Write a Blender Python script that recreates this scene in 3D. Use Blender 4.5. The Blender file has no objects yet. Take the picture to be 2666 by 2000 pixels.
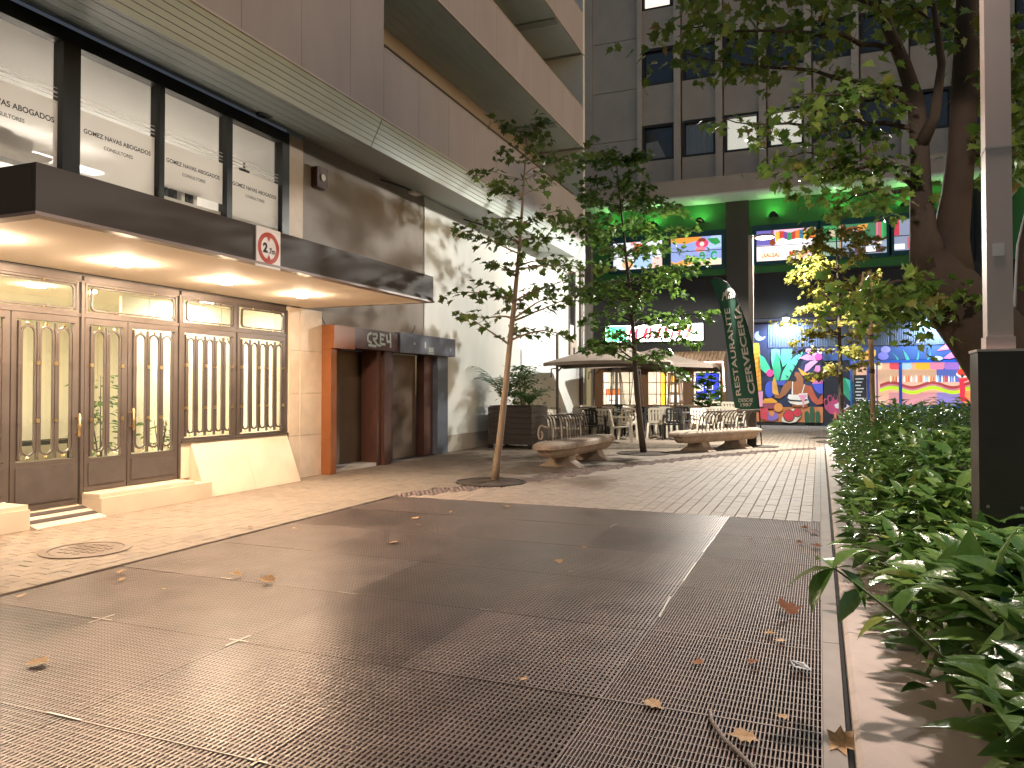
import bpy, math, random
from math import sin, cos, pi, radians
from mathutils import Vector, Matrix
random.seed(7)
R = random.Random(11)
scene = bpy.context.scene
col = scene.collection

# ------------------------------------------------------------------ camera, world, exposure
TH = radians(22.1)
CAM_H = 1.4
FPX = 1973.0                      # focal length in pixels of the 2666 px wide photograph
cam_d = bpy.data.cameras.new('camera')
cam = bpy.data.objects.new('camera', cam_d); col.objects.link(cam)
cam.location = (0, 0, CAM_H)
PITCH = radians(1.0)
cam.rotation_euler = (pi / 2 + PITCH, 0, TH)
cam_d.sensor_width = 36.0
cam_d.lens = 36.0 * FPX / 2666
cam_d.shift_y = (12 - FPX * math.tan(PITCH)) / 2666
cam_d.clip_start = 0.05; cam_d.clip_end = 1000
scene.camera = cam

world = bpy.data.worlds.new('World'); scene.world = world; world.use_nodes = True
wn = world.node_tree.nodes; wl = world.node_tree.links
sky = wn.new('ShaderNodeTexSky'); sky.sky_type = 'NISHITA'; sky.sun_disc = False
sky.sun_elevation = radians(8.0); sky.sun_rotation = radians(90)
tint = wn.new('ShaderNodeVectorMath'); tint.operation = 'MULTIPLY'; tint.inputs[1].default_value = (1.0, .99, 1.08)   # city glow
wl.new(sky.outputs[0], tint.inputs[0]); wl.new(tint.outputs[0], wn['Background'].inputs[0])
wn['Background'].inputs[1].default_value = 0.072
scene.view_settings.view_transform = 'Standard'
scene.view_settings.look = 'None'
scene.view_settings.exposure = 0.62
scene.view_settings.gamma = 1.0
scene.cycles.use_denoising = True
scene.cycles.sample_clamp_indirect = 6.0
scene.cycles.max_bounces = 8
scene.cycles.diffuse_bounces = 4
scene.cycles.transparent_max_bounces = 12
scene.cycles.caustics_reflective = False
scene.cycles.caustics_refractive = False

NEAR_LAMP = 800.0     # watts of the street lamp beside the hedge
FAR_LAMP = 4700.0     # watts of the street lamp beside the banner
CANOPY_E = 1000.0      # emission of the canopy downlights

# ------------------------------------------------------------------ helpers
def lin(h):
    h = h.lstrip('#'); o = []
    for i in (0, 2, 4):
        c = int(h[i:i + 2], 16) / 255
        o.append(c / 12.92 if c <= .04045 else ((c + .055) / 1.055) ** 2.4)
    return tuple(o)
def at(px, py, d):
    """world point seen at photo pixel px,py at depth d"""
    a = (px - 1333) / FPX
    return Vector((d * (a * cos(TH) - sin(TH)), d * (a * sin(TH) + cos(TH)), CAM_H + (1012 - py) / FPX * d))
def onx(px, py, x0):
    a = (px - 1333) / FPX; d = x0 / (a * cos(TH) - sin(TH))
    p = at(px, py, d); return p.y, p.z
def ony(px, py, y0):
    a = (px - 1333) / FPX; d = y0 / (a * sin(TH) + cos(TH))
    p = at(px, py, d); return p.x, p.z
def FX(x0): return lambda u, v, w: (x0 + w, u, v)      # facade facing +x : u=y v=z w=out
def FY(y0): return lambda u, v, w: (u, y0 - w, v)      # facade facing -y : u=x v=z w=out
ID = lambda x, y, z: (x, y, z)

MATS = {}
def mat(name, c, rough=.6, metal=0., var=.12, scale=4., bump=0., bscale=60., spec=.5, stretch=None, dirt=0., dirtc=(.03, .025, .02)):
    if name in MATS: return MATS[name]
    m = bpy.data.materials.new(name); m.use_nodes = True; MATS[name] = m
    if isinstance(c, str): c = lin(c)
    n = m.node_tree.nodes; l = m.node_tree.links; b = n['Principled BSDF']
    b.inputs['Roughness'].default_value = rough; b.inputs['Metallic'].default_value = metal
    b.inputs['Specular IOR Level'].default_value = spec
    g = n.new('ShaderNodeNewGeometry')
    mp = n.new('ShaderNodeMapping'); l.new(g.outputs['Position'], mp.inputs[0])
    if stretch: mp.inputs['Scale'].default_value = stretch
    nz = n.new('ShaderNodeTexNoise'); nz.inputs['Scale'].default_value = scale; nz.inputs['Detail'].default_value = 6
    l.new(mp.outputs[0], nz.inputs['Vector'])
    mr = n.new('ShaderNodeMapRange'); mr.inputs[1].default_value = .25; mr.inputs[2].default_value = .75
    mr.inputs[3].default_value = 1 - var; mr.inputs[4].default_value = 1 + var
    l.new(nz.outputs[0], mr.inputs[0])
    mx = n.new('ShaderNodeVectorMath'); mx.operation = 'SCALE'; mx.inputs[0].default_value = c[:3]
    l.new(mr.outputs[0], mx.inputs['Scale'])
    out = mx.outputs[0]
    if dirt > 0:
        n2 = n.new('ShaderNodeTexNoise'); n2.inputs['Scale'].default_value = scale * .35; n2.inputs['Detail'].default_value = 9
        n2.inputs['Roughness'].default_value = .7; l.new(mp.outputs[0], n2.inputs['Vector'])
        r2 = n.new('ShaderNodeMapRange'); r2.inputs[1].default_value = .5; r2.inputs[2].default_value = .75
        r2.inputs[3].default_value = 0; r2.inputs[4].default_value = dirt; l.new(n2.outputs[0], r2.inputs[0])
        mm = n.new('ShaderNodeMix'); mm.data_type = 'RGBA'; l.new(r2.outputs[0], mm.inputs[0]); l.new(out, mm.inputs[6])
        mm.inputs[7].default_value = (*dirtc, 1); out = mm.outputs[2]
    l.new(out, b.inputs['Base Color'])
    if rough < .9:
        rr = n.new('ShaderNodeMapRange'); rr.inputs[3].default_value = max(.03, rough - .08); rr.inputs[4].default_value = min(1, rough + .1)
        l.new(nz.outputs[0], rr.inputs[0]); l.new(rr.outputs[0], b.inputs['Roughness'])
    if bump > 0:
        n3 = n.new('ShaderNodeTexNoise'); n3.inputs['Scale'].default_value = bscale; n3.inputs['Detail'].default_value = 4
        l.new(mp.outputs[0], n3.inputs['Vector'])
        bp = n.new('ShaderNodeBump'); bp.inputs['Strength'].default_value = bump; bp.inputs['Distance'].default_value = .01
        l.new(n3.outputs[0], bp.inputs['Height']); l.new(bp.outputs[0], b.inputs['Normal'])
    return m
def emat(name, c, s):
    if name in MATS: return MATS[name]
    m = bpy.data.materials.new(name); m.use_nodes = True; MATS[name] = m
    if isinstance(c, str): c = lin(c)
    b = m.node_tree.nodes['Principled BSDF']
    b.inputs['Base Color'].default_value = (*c, 1)
    b.inputs['Emission Color'].default_value = (*c, 1); b.inputs['Emission Strength'].default_value = s
    b.inputs['Roughness'].default_value = .5
    return m
def P(h): return mat('paint_' + h, tuple(.85 * q for q in lin(h)), rough=.62, var=.16, scale=3.5, bump=.06, bscale=90, dirt=.18)
def EM(h, s=1.0): return emat('lit_%s_%.2f' % (h, s), h, s)
def glass_mat(name, tint=(.95, .95, .94), refl=.10, rough=.02):
    m = bpy.data.materials.new(name); m.use_nodes = True; MATS[name] = m
    n = m.node_tree.nodes; l = m.node_tree.links; n.remove(n['Principled BSDF'])
    t = n.new('ShaderNodeBsdfTransparent'); t.inputs[0].default_value = (*tint, 1)
    g = n.new('ShaderNodeBsdfGlossy'); g.inputs['Roughness'].default_value = rough
    f = n.new('ShaderNodeLayerWeight'); f.inputs[0].default_value = .5
    q = n.new('ShaderNodeMath'); q.operation = 'POWER'; q.inputs[1].default_value = 5.0; l.new(f.outputs['Facing'], q.inputs[0])
    a = n.new('ShaderNodeMath'); a.operation = 'MULTIPLY_ADD'; a.inputs[1].default_value = .85; a.inputs[2].default_value = refl; l.new(q.outputs[0], a.inputs[0])
    x = n.new('ShaderNodeMixShader'); l.new(a.outputs[0], x.inputs[0]); l.new(t.outputs[0], x.inputs[1]); l.new(g.outputs[0], x.inputs[2])
    l.new(x.outputs[0], n['Material Output'].inputs[0]); return m
def film_mat(name, op):
    m = bpy.data.materials.new(name); m.use_nodes = True; MATS[name] = m
    n = m.node_tree.nodes; l = m.node_tree.links; n.remove(n['Principled BSDF'])
    t = n.new('ShaderNodeBsdfTransparent'); d = n.new('ShaderNodeBsdfDiffuse'); d.inputs[0].default_value = (.62, .61, .58, 1)
    tr = n.new('ShaderNodeBsdfTranslucent'); tr.inputs[0].default_value = (.82, .80, .76, 1)
    x1 = n.new('ShaderNodeMixShader'); x1.inputs[0].default_value = .72; l.new(d.outputs[0], x1.inputs[1]); l.new(tr.outputs[0], x1.inputs[2])
    x = n.new('ShaderNodeMixShader'); x.inputs[0].default_value = op; l.new(t.outputs[0], x.inputs[1]); l.new(x1.outputs[0], x.inputs[2])
    l.new(x.outputs[0], n['Material Output'].inputs[0]); return m
def leaf_mat(name, c1, c2, rough=.35, trans=.35, spec=.5, c3=None):
    m = bpy.data.materials.new(name); m.use_nodes = True; MATS[name] = m
    n = m.node_tree.nodes; l = m.node_tree.links; b = n['Principled BSDF']
    g = n.new('ShaderNodeNewGeometry'); o = n.new('ShaderNodeObjectInfo')
    a = n.new('ShaderNodeMath'); a.operation = 'ADD'; l.new(g.outputs['Random Per Island'], a.inputs[0]); l.new(o.outputs['Random'], a.inputs[1])
    fr = n.new('ShaderNodeMath'); fr.operation = 'FRACT'; l.new(a.outputs[0], fr.inputs[0])
    cr = n.new('ShaderNodeValToRGB'); cr.color_ramp.elements[0].color = (*c1, 1); cr.color_ramp.elements[1].color = (*c2, 1)
    if c3:
        e = cr.color_ramp.elements.new(.93); e.color = (*c2, 1); cr.color_ramp.elements[2].color = (*c3, 1)
    l.new(fr.outputs[0], cr.inputs[0])
    nz = n.new('ShaderNodeTexNoise'); nz.inputs['Scale'].default_value = 60
    l.new(g.outputs['Position'], nz.inputs['Vector'])
    hs = n.new('ShaderNodeHueSaturation'); l.new(cr.outputs[0], hs.inputs['Color'])
    mr = n.new('ShaderNodeMapRange'); mr.inputs[3].default_value = .75; mr.inputs[4].default_value = 1.25; l.new(nz.outputs[0], mr.inputs[0]); l.new(mr.outputs[0], hs.inputs['Value'])
    l.new(hs.outputs[0], b.inputs['Base Color']); b.inputs['Roughness'].default_value = rough; b.inputs['Specular IOR Level'].default_value = spec
    bp = n.new('ShaderNodeBump'); bp.inputs['Strength'].default_value = .25; bp.inputs['Distance'].default_value = .01; l.new(nz.outputs[0], bp.inputs['Height']); l.new(bp.outputs[0], b.inputs['Normal'])
    tr = n.new('ShaderNodeBsdfTranslucent'); l.new(hs.outputs[0], tr.inputs[0])
    x = n.new('ShaderNodeMixShader'); x.inputs[0].default_value = trans; l.new(b.outputs[0], x.inputs[1]); l.new(tr.outputs[0], x.inputs[2])
    l.new(x.outputs[0], n['Material Output'].inputs[0]); return m

ORG = {}
def org(o): return ORG.get(o.name, Vector((0, 0, 0))) if o else Vector((0, 0, 0))
class MB:
    def __init__(s, tf=ID): s.v = []; s.f = []; s.tf = tf
    def add(s, vs, fs):
        b = len(s.v); s.v += [s.tf(*p) for p in vs]; s.f += [tuple(i + b for i in f) for f in fs]; return s
    def box(s, a, b):
        x0, y0, z0 = [min(p, q) for p, q in zip(a, b)]; x1, y1, z1 = [max(p, q) for p, q in zip(a, b)]
        return s.add([(x0, y0, z0), (x1, y0, z0), (x1, y1, z0), (x0, y1, z0), (x0, y0, z1), (x1, y0, z1), (x1, y1, z1), (x0, y1, z1)],
                     [(0, 3, 2, 1), (4, 5, 6, 7), (0, 1, 5, 4), (1, 2, 6, 5), (2, 3, 7, 6), (3, 0, 4, 7)])
    def prism(s, pts, w0, w1):
        ar = sum(pts[i][0] * pts[(i + 1) % len(pts)][1] - pts[(i + 1) % len(pts)][0] * pts[i][1] for i in range(len(pts)))
        if ar < 0: pts = pts[::-1]
        n = len(pts)
        return s.add([(p[0], p[1], w0) for p in pts] + [(p[0], p[1], w1) for p in pts],
                     [tuple(range(n))[::-1], tuple(range(n, 2 * n))] + [(i, (i + 1) % n, n + (i + 1) % n, n + i) for i in range(n)])
    def frame(s, outer, inner, w0, w1):
        n = len(outer); vs = [(p[0], p[1], w) for w in (w0, w1) for q in (outer, inner) for p in q]; f = []
        for i in range(n):
            j = (i + 1) % n
            f += [(2 * n + i, 2 * n + j, 3 * n + j, 3 * n + i), (i, n + i, n + j, j), (i, j, 2 * n + j, 2 * n + i), (n + j, n + i, 3 * n + i, 3 * n + j)]
        return s.add(vs, f)
    def tube(s, pts, rad, n=8, cap=True):
        pts = [Vector(p) for p in pts]
        if not hasattr(rad, '__len__'): rad = [rad] * len(pts)
        vs = []; fs = []; up = None
        for i, p in enumerate(pts):
            t = (pts[min(i + 1, len(pts) - 1)] - pts[max(i - 1, 0)])
            t = t.normalized() if t.length > 1e-9 else Vector((0, 0, 1))
            if up is None:
                up = Vector((0, 0, 1)) if abs(t.z) < .9 else Vector((1, 0, 0))
            a = up - t * up.dot(t); a = a.normalized() if a.length > 1e-6 else t.orthogonal().normalized()
            b = t.cross(a); up = a
            for k in range(n):
                q = 2 * pi * k / n; vs.append(tuple(p + (a * cos(q) + b * sin(q)) * rad[i]))
        for i in range(len(pts) - 1):
            for k in range(n):
                k2 = (k + 1) % n; fs.append((i * n + k, i * n + k2, (i + 1) * n + k2, (i + 1) * n + k))
        if cap: fs += [tuple(range(n))[::-1], tuple(range((len(pts) - 1) * n, len(pts) * n))]
        return s.add(vs, fs)
    def lathe(s, prof, c=(0, 0, 0), n=16, axis='z', closed=False):
        vs = []; fs = []
        for r, h in prof:
            for k in range(n):
                a = 2 * pi * k / n
                if axis == 'z': vs.append((c[0] + r * cos(a), c[1] + r * sin(a), c[2] + h))
                elif axis == 'x': vs.append((c[0] + h, c[1] + r * cos(a), c[2] + r * sin(a)))
                else: vs.append((c[0] + r * sin(a), c[1] + h, c[2] + r * cos(a)))
        m = len(prof)
        for i in range(m - 1):
            for k in range(n):
                k2 = (k + 1) % n; fs.append((i * n + k, i * n + k2, (i + 1) * n + k2, (i + 1) * n + k))
        if closed: fs += [((m - 1) * n + k, (m - 1) * n + (k + 1) % n, (k + 1) % n, k) for k in range(n)]
        else: fs += [tuple(range(n))[::-1], tuple(range((m - 1) * n, m * n))]
        return s.add(vs, fs)
    def build(s, name, m, parent=None, smooth=False, local=False):
        o = org(parent) if not local else Vector((0, 0, 0))
        me = bpy.data.meshes.new(name)
        me.from_pydata([(p[0] - o.x, p[1] - o.y, p[2] - o.z) for p in s.v], [], s.f); me.update()
        if smooth: me.polygons.foreach_set('use_smooth', [True] * len(me.polygons))
        me.materials.append(m)
        ob = bpy.data.objects.new(name, me); col.objects.link(ob)
        if parent: ob.parent = parent; ORG[ob.name] = Vector(org(parent))
        return ob
def obj(name, me, parent=None, loc=(0, 0, 0), rot=None, sc=None):
    ob = bpy.data.objects.new(name, me); col.objects.link(ob)
    ob.location = Vector(loc) - org(parent)
    if rot: ob.rotation_euler = rot
    if sc: ob.scale = sc
    if parent: ob.parent = parent
    return ob
def tag(o, label, cat, group=None):
    o['label'] = label; o['category'] = cat
    if group: o['group'] = group
    return o
def struct(o): o['kind'] = 'structure'; return o
def stuff(o): o['kind'] = 'stuff'; return o
def thing(name, label, cat, loc=(0, 0, 0), rz=0., group=None):
    o = bpy.data.objects.new(name, None); col.objects.link(o); o.location = loc; o.rotation_euler = (0, 0, rz)
    o.empty_display_size = .2
    ORG[o.name] = Vector(loc); return tag(o, label, cat, group)
def copy_tree(o, parent=None):
    c = o.copy(); col.objects.link(c); c.parent = parent
    for ch in o.children: copy_tree(ch, c)
    return c
def lamp(name, kind, loc, e, c, parent=None, **k):
    d = bpy.data.lights.new(name, kind); d.energy = e; d.color = c
    rot = k.pop('rot', None)
    for a, b in k.items(): setattr(d, a, b)
    o = bpy.data.objects.new(name, d); col.objects.link(o); o.location = Vector(loc) - org(parent)
    if rot: o.rotation_euler = rot
    if parent: o.parent = parent
    return o
def arc(cx, cy, r, a0, a1, n=8, ry=None):
    ry = ry or r
    return [(cx + r * cos(radians(a0 + (a1 - a0) * i / n)), cy + ry * sin(radians(a0 + (a1 - a0) * i / n))) for i in range(n + 1)]
def ell(cx, cy, rx, ry, n=20): return arc(cx, cy, rx, 0, 360 - 360 / n, n - 1, ry)
def stadium(u0, u1, v0, v1, n=7):
    r = (u1 - u0) / 2; c = (u0 + u1) / 2
    return arc(c, v1 - r, r, 0, 180, n) + arc(c, v0 + r, r, 180, 360, n)
def rrect(u0, u1, v0, v1, r, n=4):
    return arc(u1 - r, v1 - r, r, 0, 90, n) + arc(u0 + r, v1 - r, r, 90, 180, n) + arc(u0 + r, v0 + r, r, 180, 270, n) + arc(u1 - r, v0 + r, r, 270, 360, n)

# flat lettering, evaluated first while the scene is still small
TXT = {}
def _txt(body, bold):
    c = bpy.data.curves.new('lettering', 'FONT'); c.body = body; c.size = 1; c.offset = bold; c.align_x = 'CENTER'; c.align_y = 'CENTER'
    o = bpy.data.objects.new('lettering', c); col.objects.link(o)
    dg = bpy.context.evaluated_depsgraph_get()
    me = o.evaluated_get(dg).to_mesh()
    TXT[(body, bold)] = ([tuple(v.co) for v in me.vertices], [tuple(p.vertices) for p in me.polygons])
    bpy.data.objects.remove(o); bpy.data.curves.remove(c)
for b_, o_ in [('GOMEZ NAVAS ABOGADOS', .022), ('CONSULTORES', .016), ('2', .05), ('.7m', .03), ('RESTAURANTE', .015), ('CERVECERÍA', .03),
               ('DESDE', .02), ('1987', .02), ('¡SALSA¡', .03), ('O', .05), ('C', .05)]: _txt(b_, o_)
def text(name, body, bold, tf, u, v, w, width, m, parent, rot=0., height=None, shear=0.):
    vs, fs = TXT[(body, bold)]
    x0 = min(p[0] for p in vs); x1 = max(p[0] for p in vs); y0 = min(p[1] for p in vs); y1 = max(p[1] for p in vs)
    s = width / (x1 - x0); sy = s if height is None else height / (y1 - y0)
    mb = MB(tf); c, sn = cos(rot), sin(rot); q = []
    for p in vs:
        a = (p[0] - (x0 + x1) / 2) * s; b = (p[1] - (y0 + y1) / 2) * sy
        q.append((u + a * c - b * sn, v + a * sn + b * c, w))
    mb.add(q, fs)
    return mb.build(name, m, parent)

# leaves -------------------------------------------------------------
def leaf_palm(droop=.25):
    # five lobed leaf, unit size, stem at origin, tip along +y, folded on the midrib
    L = [(0, 0), (.16, .02), (.42, -.02), (.30, .18), (.60, .34), (.36, .40), (.40, .62), (.17, .62), (0, 1.0)]
    z = lambda x, y: .22 * abs(x) - droop * y * y
    vs = [(x, y, z(x, y)) for x, y in L] + [(-x, y, z(x, y)) for x, y in L[1:-1]]
    n = len(L)
    mid = len(vs); vs.append((0, .4, -droop * .16))
    right = list(range(n)); left = [0] + list(range(n, n + n - 2)) + [n - 1]
    fs = [(mid, right[i], right[i + 1]) for i in range(n - 1)] + [(mid, left[i + 1], left[i]) for i in range(n - 1)]
    return vs, fs
def leaf_long(wd=.2, curl=.28):
    ys = [0, .12, .35, .6, .82, 1.0]; ws = [.02, .55, 1.0, .9, .45, .01]
    vs = []; fs = []
    for y, w in zip(ys, ws):
        zc = -curl * (y - .25) ** 2
        vs += [(-w * wd, y, zc + .35 * w * wd), (0, y, zc), (w * wd, y, zc + .35 * w * wd)]
    for i in range(len(ys) - 1):
        a = 3 * i; fs += [(a, a + 1, a + 4, a + 3), (a + 1, a + 2, a + 5, a + 4)]
    return vs, fs
def leaf_set(parent, tmpl, m, items, nobj, part='leaf', stuffname='foliage', smooth=True):
    """items: (position, 3x3 matrix, size). The nobj that show largest become objects of their own."""
    cp = Vector((0, 0, CAM_H))
    items = sorted(items, key=lambda t: (t[0] - cp).length / t[2])
    vs, fs = tmpl
    me = bpy.data.meshes.new(part); me.from_pydata(vs, [], fs); me.update(); me.materials.append(m)
    if smooth: me.polygons.foreach_set('use_smooth', [True] * len(me.polygons))
    o = org(parent)
    for p, mt, s in items[:nobj]:
        ob = bpy.data.objects.new(part, me); col.objects.link(ob); ob.parent = parent
        ob.matrix_local = Matrix.Translation(p - o) @ (mt * s).to_4x4()
    mb = MB(); V = [Vector(v) for v in vs]
    for p, mt, s in items[nobj:]:
        mm = mt * s; b = len(mb.v)
        mb.v += [tuple(mm @ v + p) for v in V]; mb.f += [tuple(i + b for i in f) for f in fs]
    if mb.v: stuff(mb.build(stuffname, m, parent, smooth=smooth))
def leaf_rot(dirv, tilt=.5):
    """matrix whose +y follows dirv and whose +z is roughly up"""
    y = dirv.normalized(); up = Vector((R.gauss(0, tilt), R.gauss(0, tilt), 1))
    x = y.cross(up); x = x.normalized() if x.length > 1e-4 else y.orthogonal().normalized()
    z = x.cross(y); return Matrix((x, y, z)).transposed()
# ------------------------------------------------------------------ materials
m_paver = mat('paver_stone', (.20, .155, .117), rough=.72, var=.22, scale=7, bump=.35, bscale=70, dirt=.45)
m_paver2 = mat('street_paver_stone', (.295, .226, .176), rough=.66, var=.2, scale=6, bump=.3, bscale=80, dirt=.35)
m_mortar = mat('mortar_sand', (.15, .12, .10), rough=.9, var=.2, scale=20)
m_cobble = mat('cobble_granite', (.20, .145, .13), rough=.7, var=.35, scale=14, bump=.4, bscale=90)
m_grate = mat('galvanised_grate', (.19, .142, .122), rough=.40, metal=.35, var=.22, scale=3, dirt=.3, dirtc=(.09, .06, .045))
m_grate2 = mat('worn_grate', (.27, .215, .185), rough=.66, metal=.15, var=.2, scale=2.2, dirt=.35, dirtc=(.08, .055, .04))
m_grates = [m_grate, mat('darker_grate', (.16, .12, .104), rough=.36, metal=.4, var=.25, scale=3, dirt=.3, dirtc=(.07, .05, .04)), mat('paler_grate', (.21, .16, .138), rough=.42, metal=.3, var=.22, scale=3, dirt=.3, dirtc=(.1, .07, .055))]
m_bright = mat('bright_steel', (.40, .34, .30), rough=.4, metal=.6)
m_pit = mat('pit_dirt', (.07, .048, .035), rough=.95, var=.4, scale=9)
m_kerb = mat('kerb_stone', (.29, .255, .225), rough=.75, var=.1, scale=5, bump=.15, bscale=150, dirt=.25)
m_conc = mat('planter_concrete', (.47, .39, .34), rough=.8, var=.1, scale=6, bump=.2, bscale=120, dirt=.25, dirtc=(.2, .15, .12))
m_soil = mat('soil', (.05, .033, .022), rough=.95, var=.4, scale=15, bump=.8, bscale=40)
m_dark = mat('dark_gap', (.015, .012, .011), rough=.9)

# ------------------------------------------------------------------ ground
g = MB()
GX0, GX1, GY = -5.1, 0.0, 8.6
for a, b in (((-90, -40), (GX0, 140)), ((GX1, -40), (90, 140)), ((GX0, GY), (GX1, 140)), ((GX0, -40), (GX1, -2.0))):
    g.add([(a[0], a[1], -.03), (b[0], a[1], -.03), (b[0], b[1], -.03), (a[0], b[1], -.03)], [(0, 1, 2, 3)])
struct(g.build('ground', m_mortar))
g = MB(); g.add([(GX0, -2, -.55), (GX1, -2, -.55), (GX1, GY, -.55), (GX0, GY, -.55), (GX0, -2, -.03), (GX1, -2, -.03), (GX1, GY, -.03), (GX0, GY, -.03)],
      [(0, 1, 2, 3), (0, 4, 5, 1), (1, 5, 6, 2), (2, 6, 7, 3), (3, 7, 4, 0)])
struct(g.build('grating_pit', m_pit))

BAND = [(-5.1, 8.7), (-4.3, 10.4), (-3.45, 13.3), (-2.3, 15.8), (-1.2, 17.8), (.2, 19.6), (2.2, 21.2), (8, 24)]
def band_x(y):
    for (xa, ya), (xb, yb) in zip(BAND, BAND[1:]):
        if ya <= y <= yb: return xa + (xb - xa) * (y - ya) / (yb - ya)
    return -5.1 if y < 8.7 else 8
def chamfer_paver(lx, ly, h=.03, c=.004):
    a, b = lx / 2, ly / 2
    vs = [(-a, -b, -h), (a, -b, -h), (a, b, -h), (-a, b, -h), (-a, -b, -c), (a, -b, -c), (a, b, -c), (-a, b, -c), (-a + c, -b + c, 0), (a - c, -b + c, 0), (a - c, b - c, 0), (-a + c, b - c, 0)]
    fs = [(8, 9, 10, 11)]
    for s in (0, 4):
        for i in range(4): fs.append((s + i, s + (i + 1) % 4, s + 4 + (i + 1) % 4, s + 4 + i))
    return vs, fs
def paving(name, m, cells, lx, ly, nobj):
    root = bpy.data.objects.new(name, None); col.objects.link(root); struct(root)
    vs, fs = chamfer_paver(lx - .004, ly - .004)
    me = bpy.data.meshes.new('paver'); me.from_pydata(vs, [], fs); me.materials.append(m)
    cells = sorted(cells, key=lambda c: c[0] ** 2 + c[1] ** 2 + (0 if c[2] else 500))
    mb = MB()
    for i, (x, y, vis) in enumerate(cells):
        z = R.uniform(-.003, .001); tx, ty = R.gauss(0, .006), R.gauss(0, .006)
        if i < nobj:
            o = obj('paver', me, root, (x, y, z), (tx, ty, 0))
        else:
            mb.add([(x + p[0], y + p[1], z + p[2] - ty * p[0] + tx * p[1]) for p in vs], fs)
    stuff(mb.build('paver_field', m, root))
    return root
def inview(x, y):
    d = -sin(TH) * x + cos(TH) * y; l_ = cos(TH) * x + sin(TH) * y
    return d > 2.2 and abs(l_) < d * .70
cA = []; lx, ly = .12, .24
i = 0; x = -7.58 + lx / 2
while x < GX0 - .02:
    y = .4 + (i % 2) * ly / 2
    while y < 8.7: cA.append((x, y, inview(x, y))); y += ly
    x += lx; i += 1
cB = []; cC = []
i = 0; x = -7.58 + lx / 2
while x < 4:
    y = 8.7 + ly / 2 + (i % 2) * ly / 2
    while y < 30.6:
        if x < band_x(y) - .24 and x > -9: cB.append((x, y, inview(x, y)))
        y += ly
    x += lx; i += 1
lx2, ly2 = .132, .264; i = 0; x = GX0 + lx2 / 2
while x < 8:
    y = GY + ly2 / 2 + (i % 2) * ly2 / 2
    while y < 30.6:
        if x > band_x(y) + .24 and (x < -.08 or y > 19.9): cC.append((x, y, inview(x, y)))
        y += ly2
    x += lx2; i += 1
paving('sidewalk', m_paver, cA, lx, ly, 300)
paving('terrace_pavement', m_paver, cB, lx, ly, 300)
street = paving('street_pavement', m_paver2, cC, lx2, ly2, 300)
vs, fs = chamfer_paver(lx2 - .004, ly2 / 2 - .004)      # cut half pavers along the grating edge
half_me = bpy.data.meshes.new('paver'); half_me.from_pydata(vs, [], fs); half_me.materials.append(m_paver2)
for k in range(1, 38, 2): obj('paver', half_me, street, (GX0 + lx2 / 2 + k * lx2, GY + ly2 / 4 + .001, R.uniform(-.003, .001)))
mb = MB(); y = 8.75
while y < 23.5:
    c = band_x(y)
    for k in range(7):
        x = c - .21 + k * .07 + R.uniform(-.01, .01); s = R.uniform(.024, .031); z = R.uniform(-.004, .004)
        mb.add([(x - s, y - s, -.03), (x + s, y - s, -.03), (x + s, y + s, -.03), (x - s, y + s, -.03), (x - s * .7, y - s * .7, z), (x + s * .7, y - s * .7, z), (x + s * .7, y + s * .7, z), (x - s * .7, y + s * .7, z)],
               [(4, 5, 6, 7), (0, 1, 5, 4), (1, 2, 6, 5), (2, 3, 7, 6), (3, 0, 4, 7)])
    y += .066
cb = bpy.data.objects.new('cobble_band', None); col.objects.link(cb); struct(cb)
stuff(mb.build('cobble', m_cobble, cb))

# metal grating: panels of real bars over a shallow pit
def grate_mesh(lx, ly, pitch, bw, cp, cw, zc):
    mb = MB(); a, b = lx / 2 - .0005, ly / 2 - .0005; H = .032
    n = int(2 * a / pitch)
    for k in range(n + 1):
        x = -a + 2 * a * k / n
        mb.box((x - bw / 2, -b, -H), (x + bw / 2, b, 0))
    n = int(2 * b / cp)
    for k in range(n + 1):
        y = -b + 2 * b * k / n; e = .010 if k in (0, n) else cw
        mb.box((-a, y - e / 2, -H + .006), (a, y + e / 2, zc if 0 < k < n else .001))
    return mb
gf = bpy.data.objects.new('grating_floor', None); col.objects.link(gf); struct(gf)
XS = [-5.1, -4.05, -3.0, -1.965, -.93, 0.0]
for j in range(5):
    lx = XS[j + 1] - XS[j]
    proto = grate_mesh(lx, 1.05, .0165, .0058, .066, .006, -.005) if j == 4 else grate_mesh(lx, 1.05, .024, .0125, .040, .012, -.0015)
    po = proto.build('grate_panel', m_grate2 if j == 4 else m_grate, gf, local=True); me = po.data
    mes = [me]
    if j < 4:
        for mm in m_grates[1:]:
            m2 = me.copy(); m2.materials.clear(); m2.materials.append(mm); mes.append(m2)
    for k in range(10):
        c = ((XS[j] + XS[j + 1]) / 2, GY - .525 - 1.05 * k, R.uniform(-.001, .0005))
        o = po if k == 0 else obj('grate_panel', R.choice(mes), gf)
        o.location = c; o.rotation_euler = (R.gauss(0, .001), R.gauss(0, .001), 0)
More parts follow.
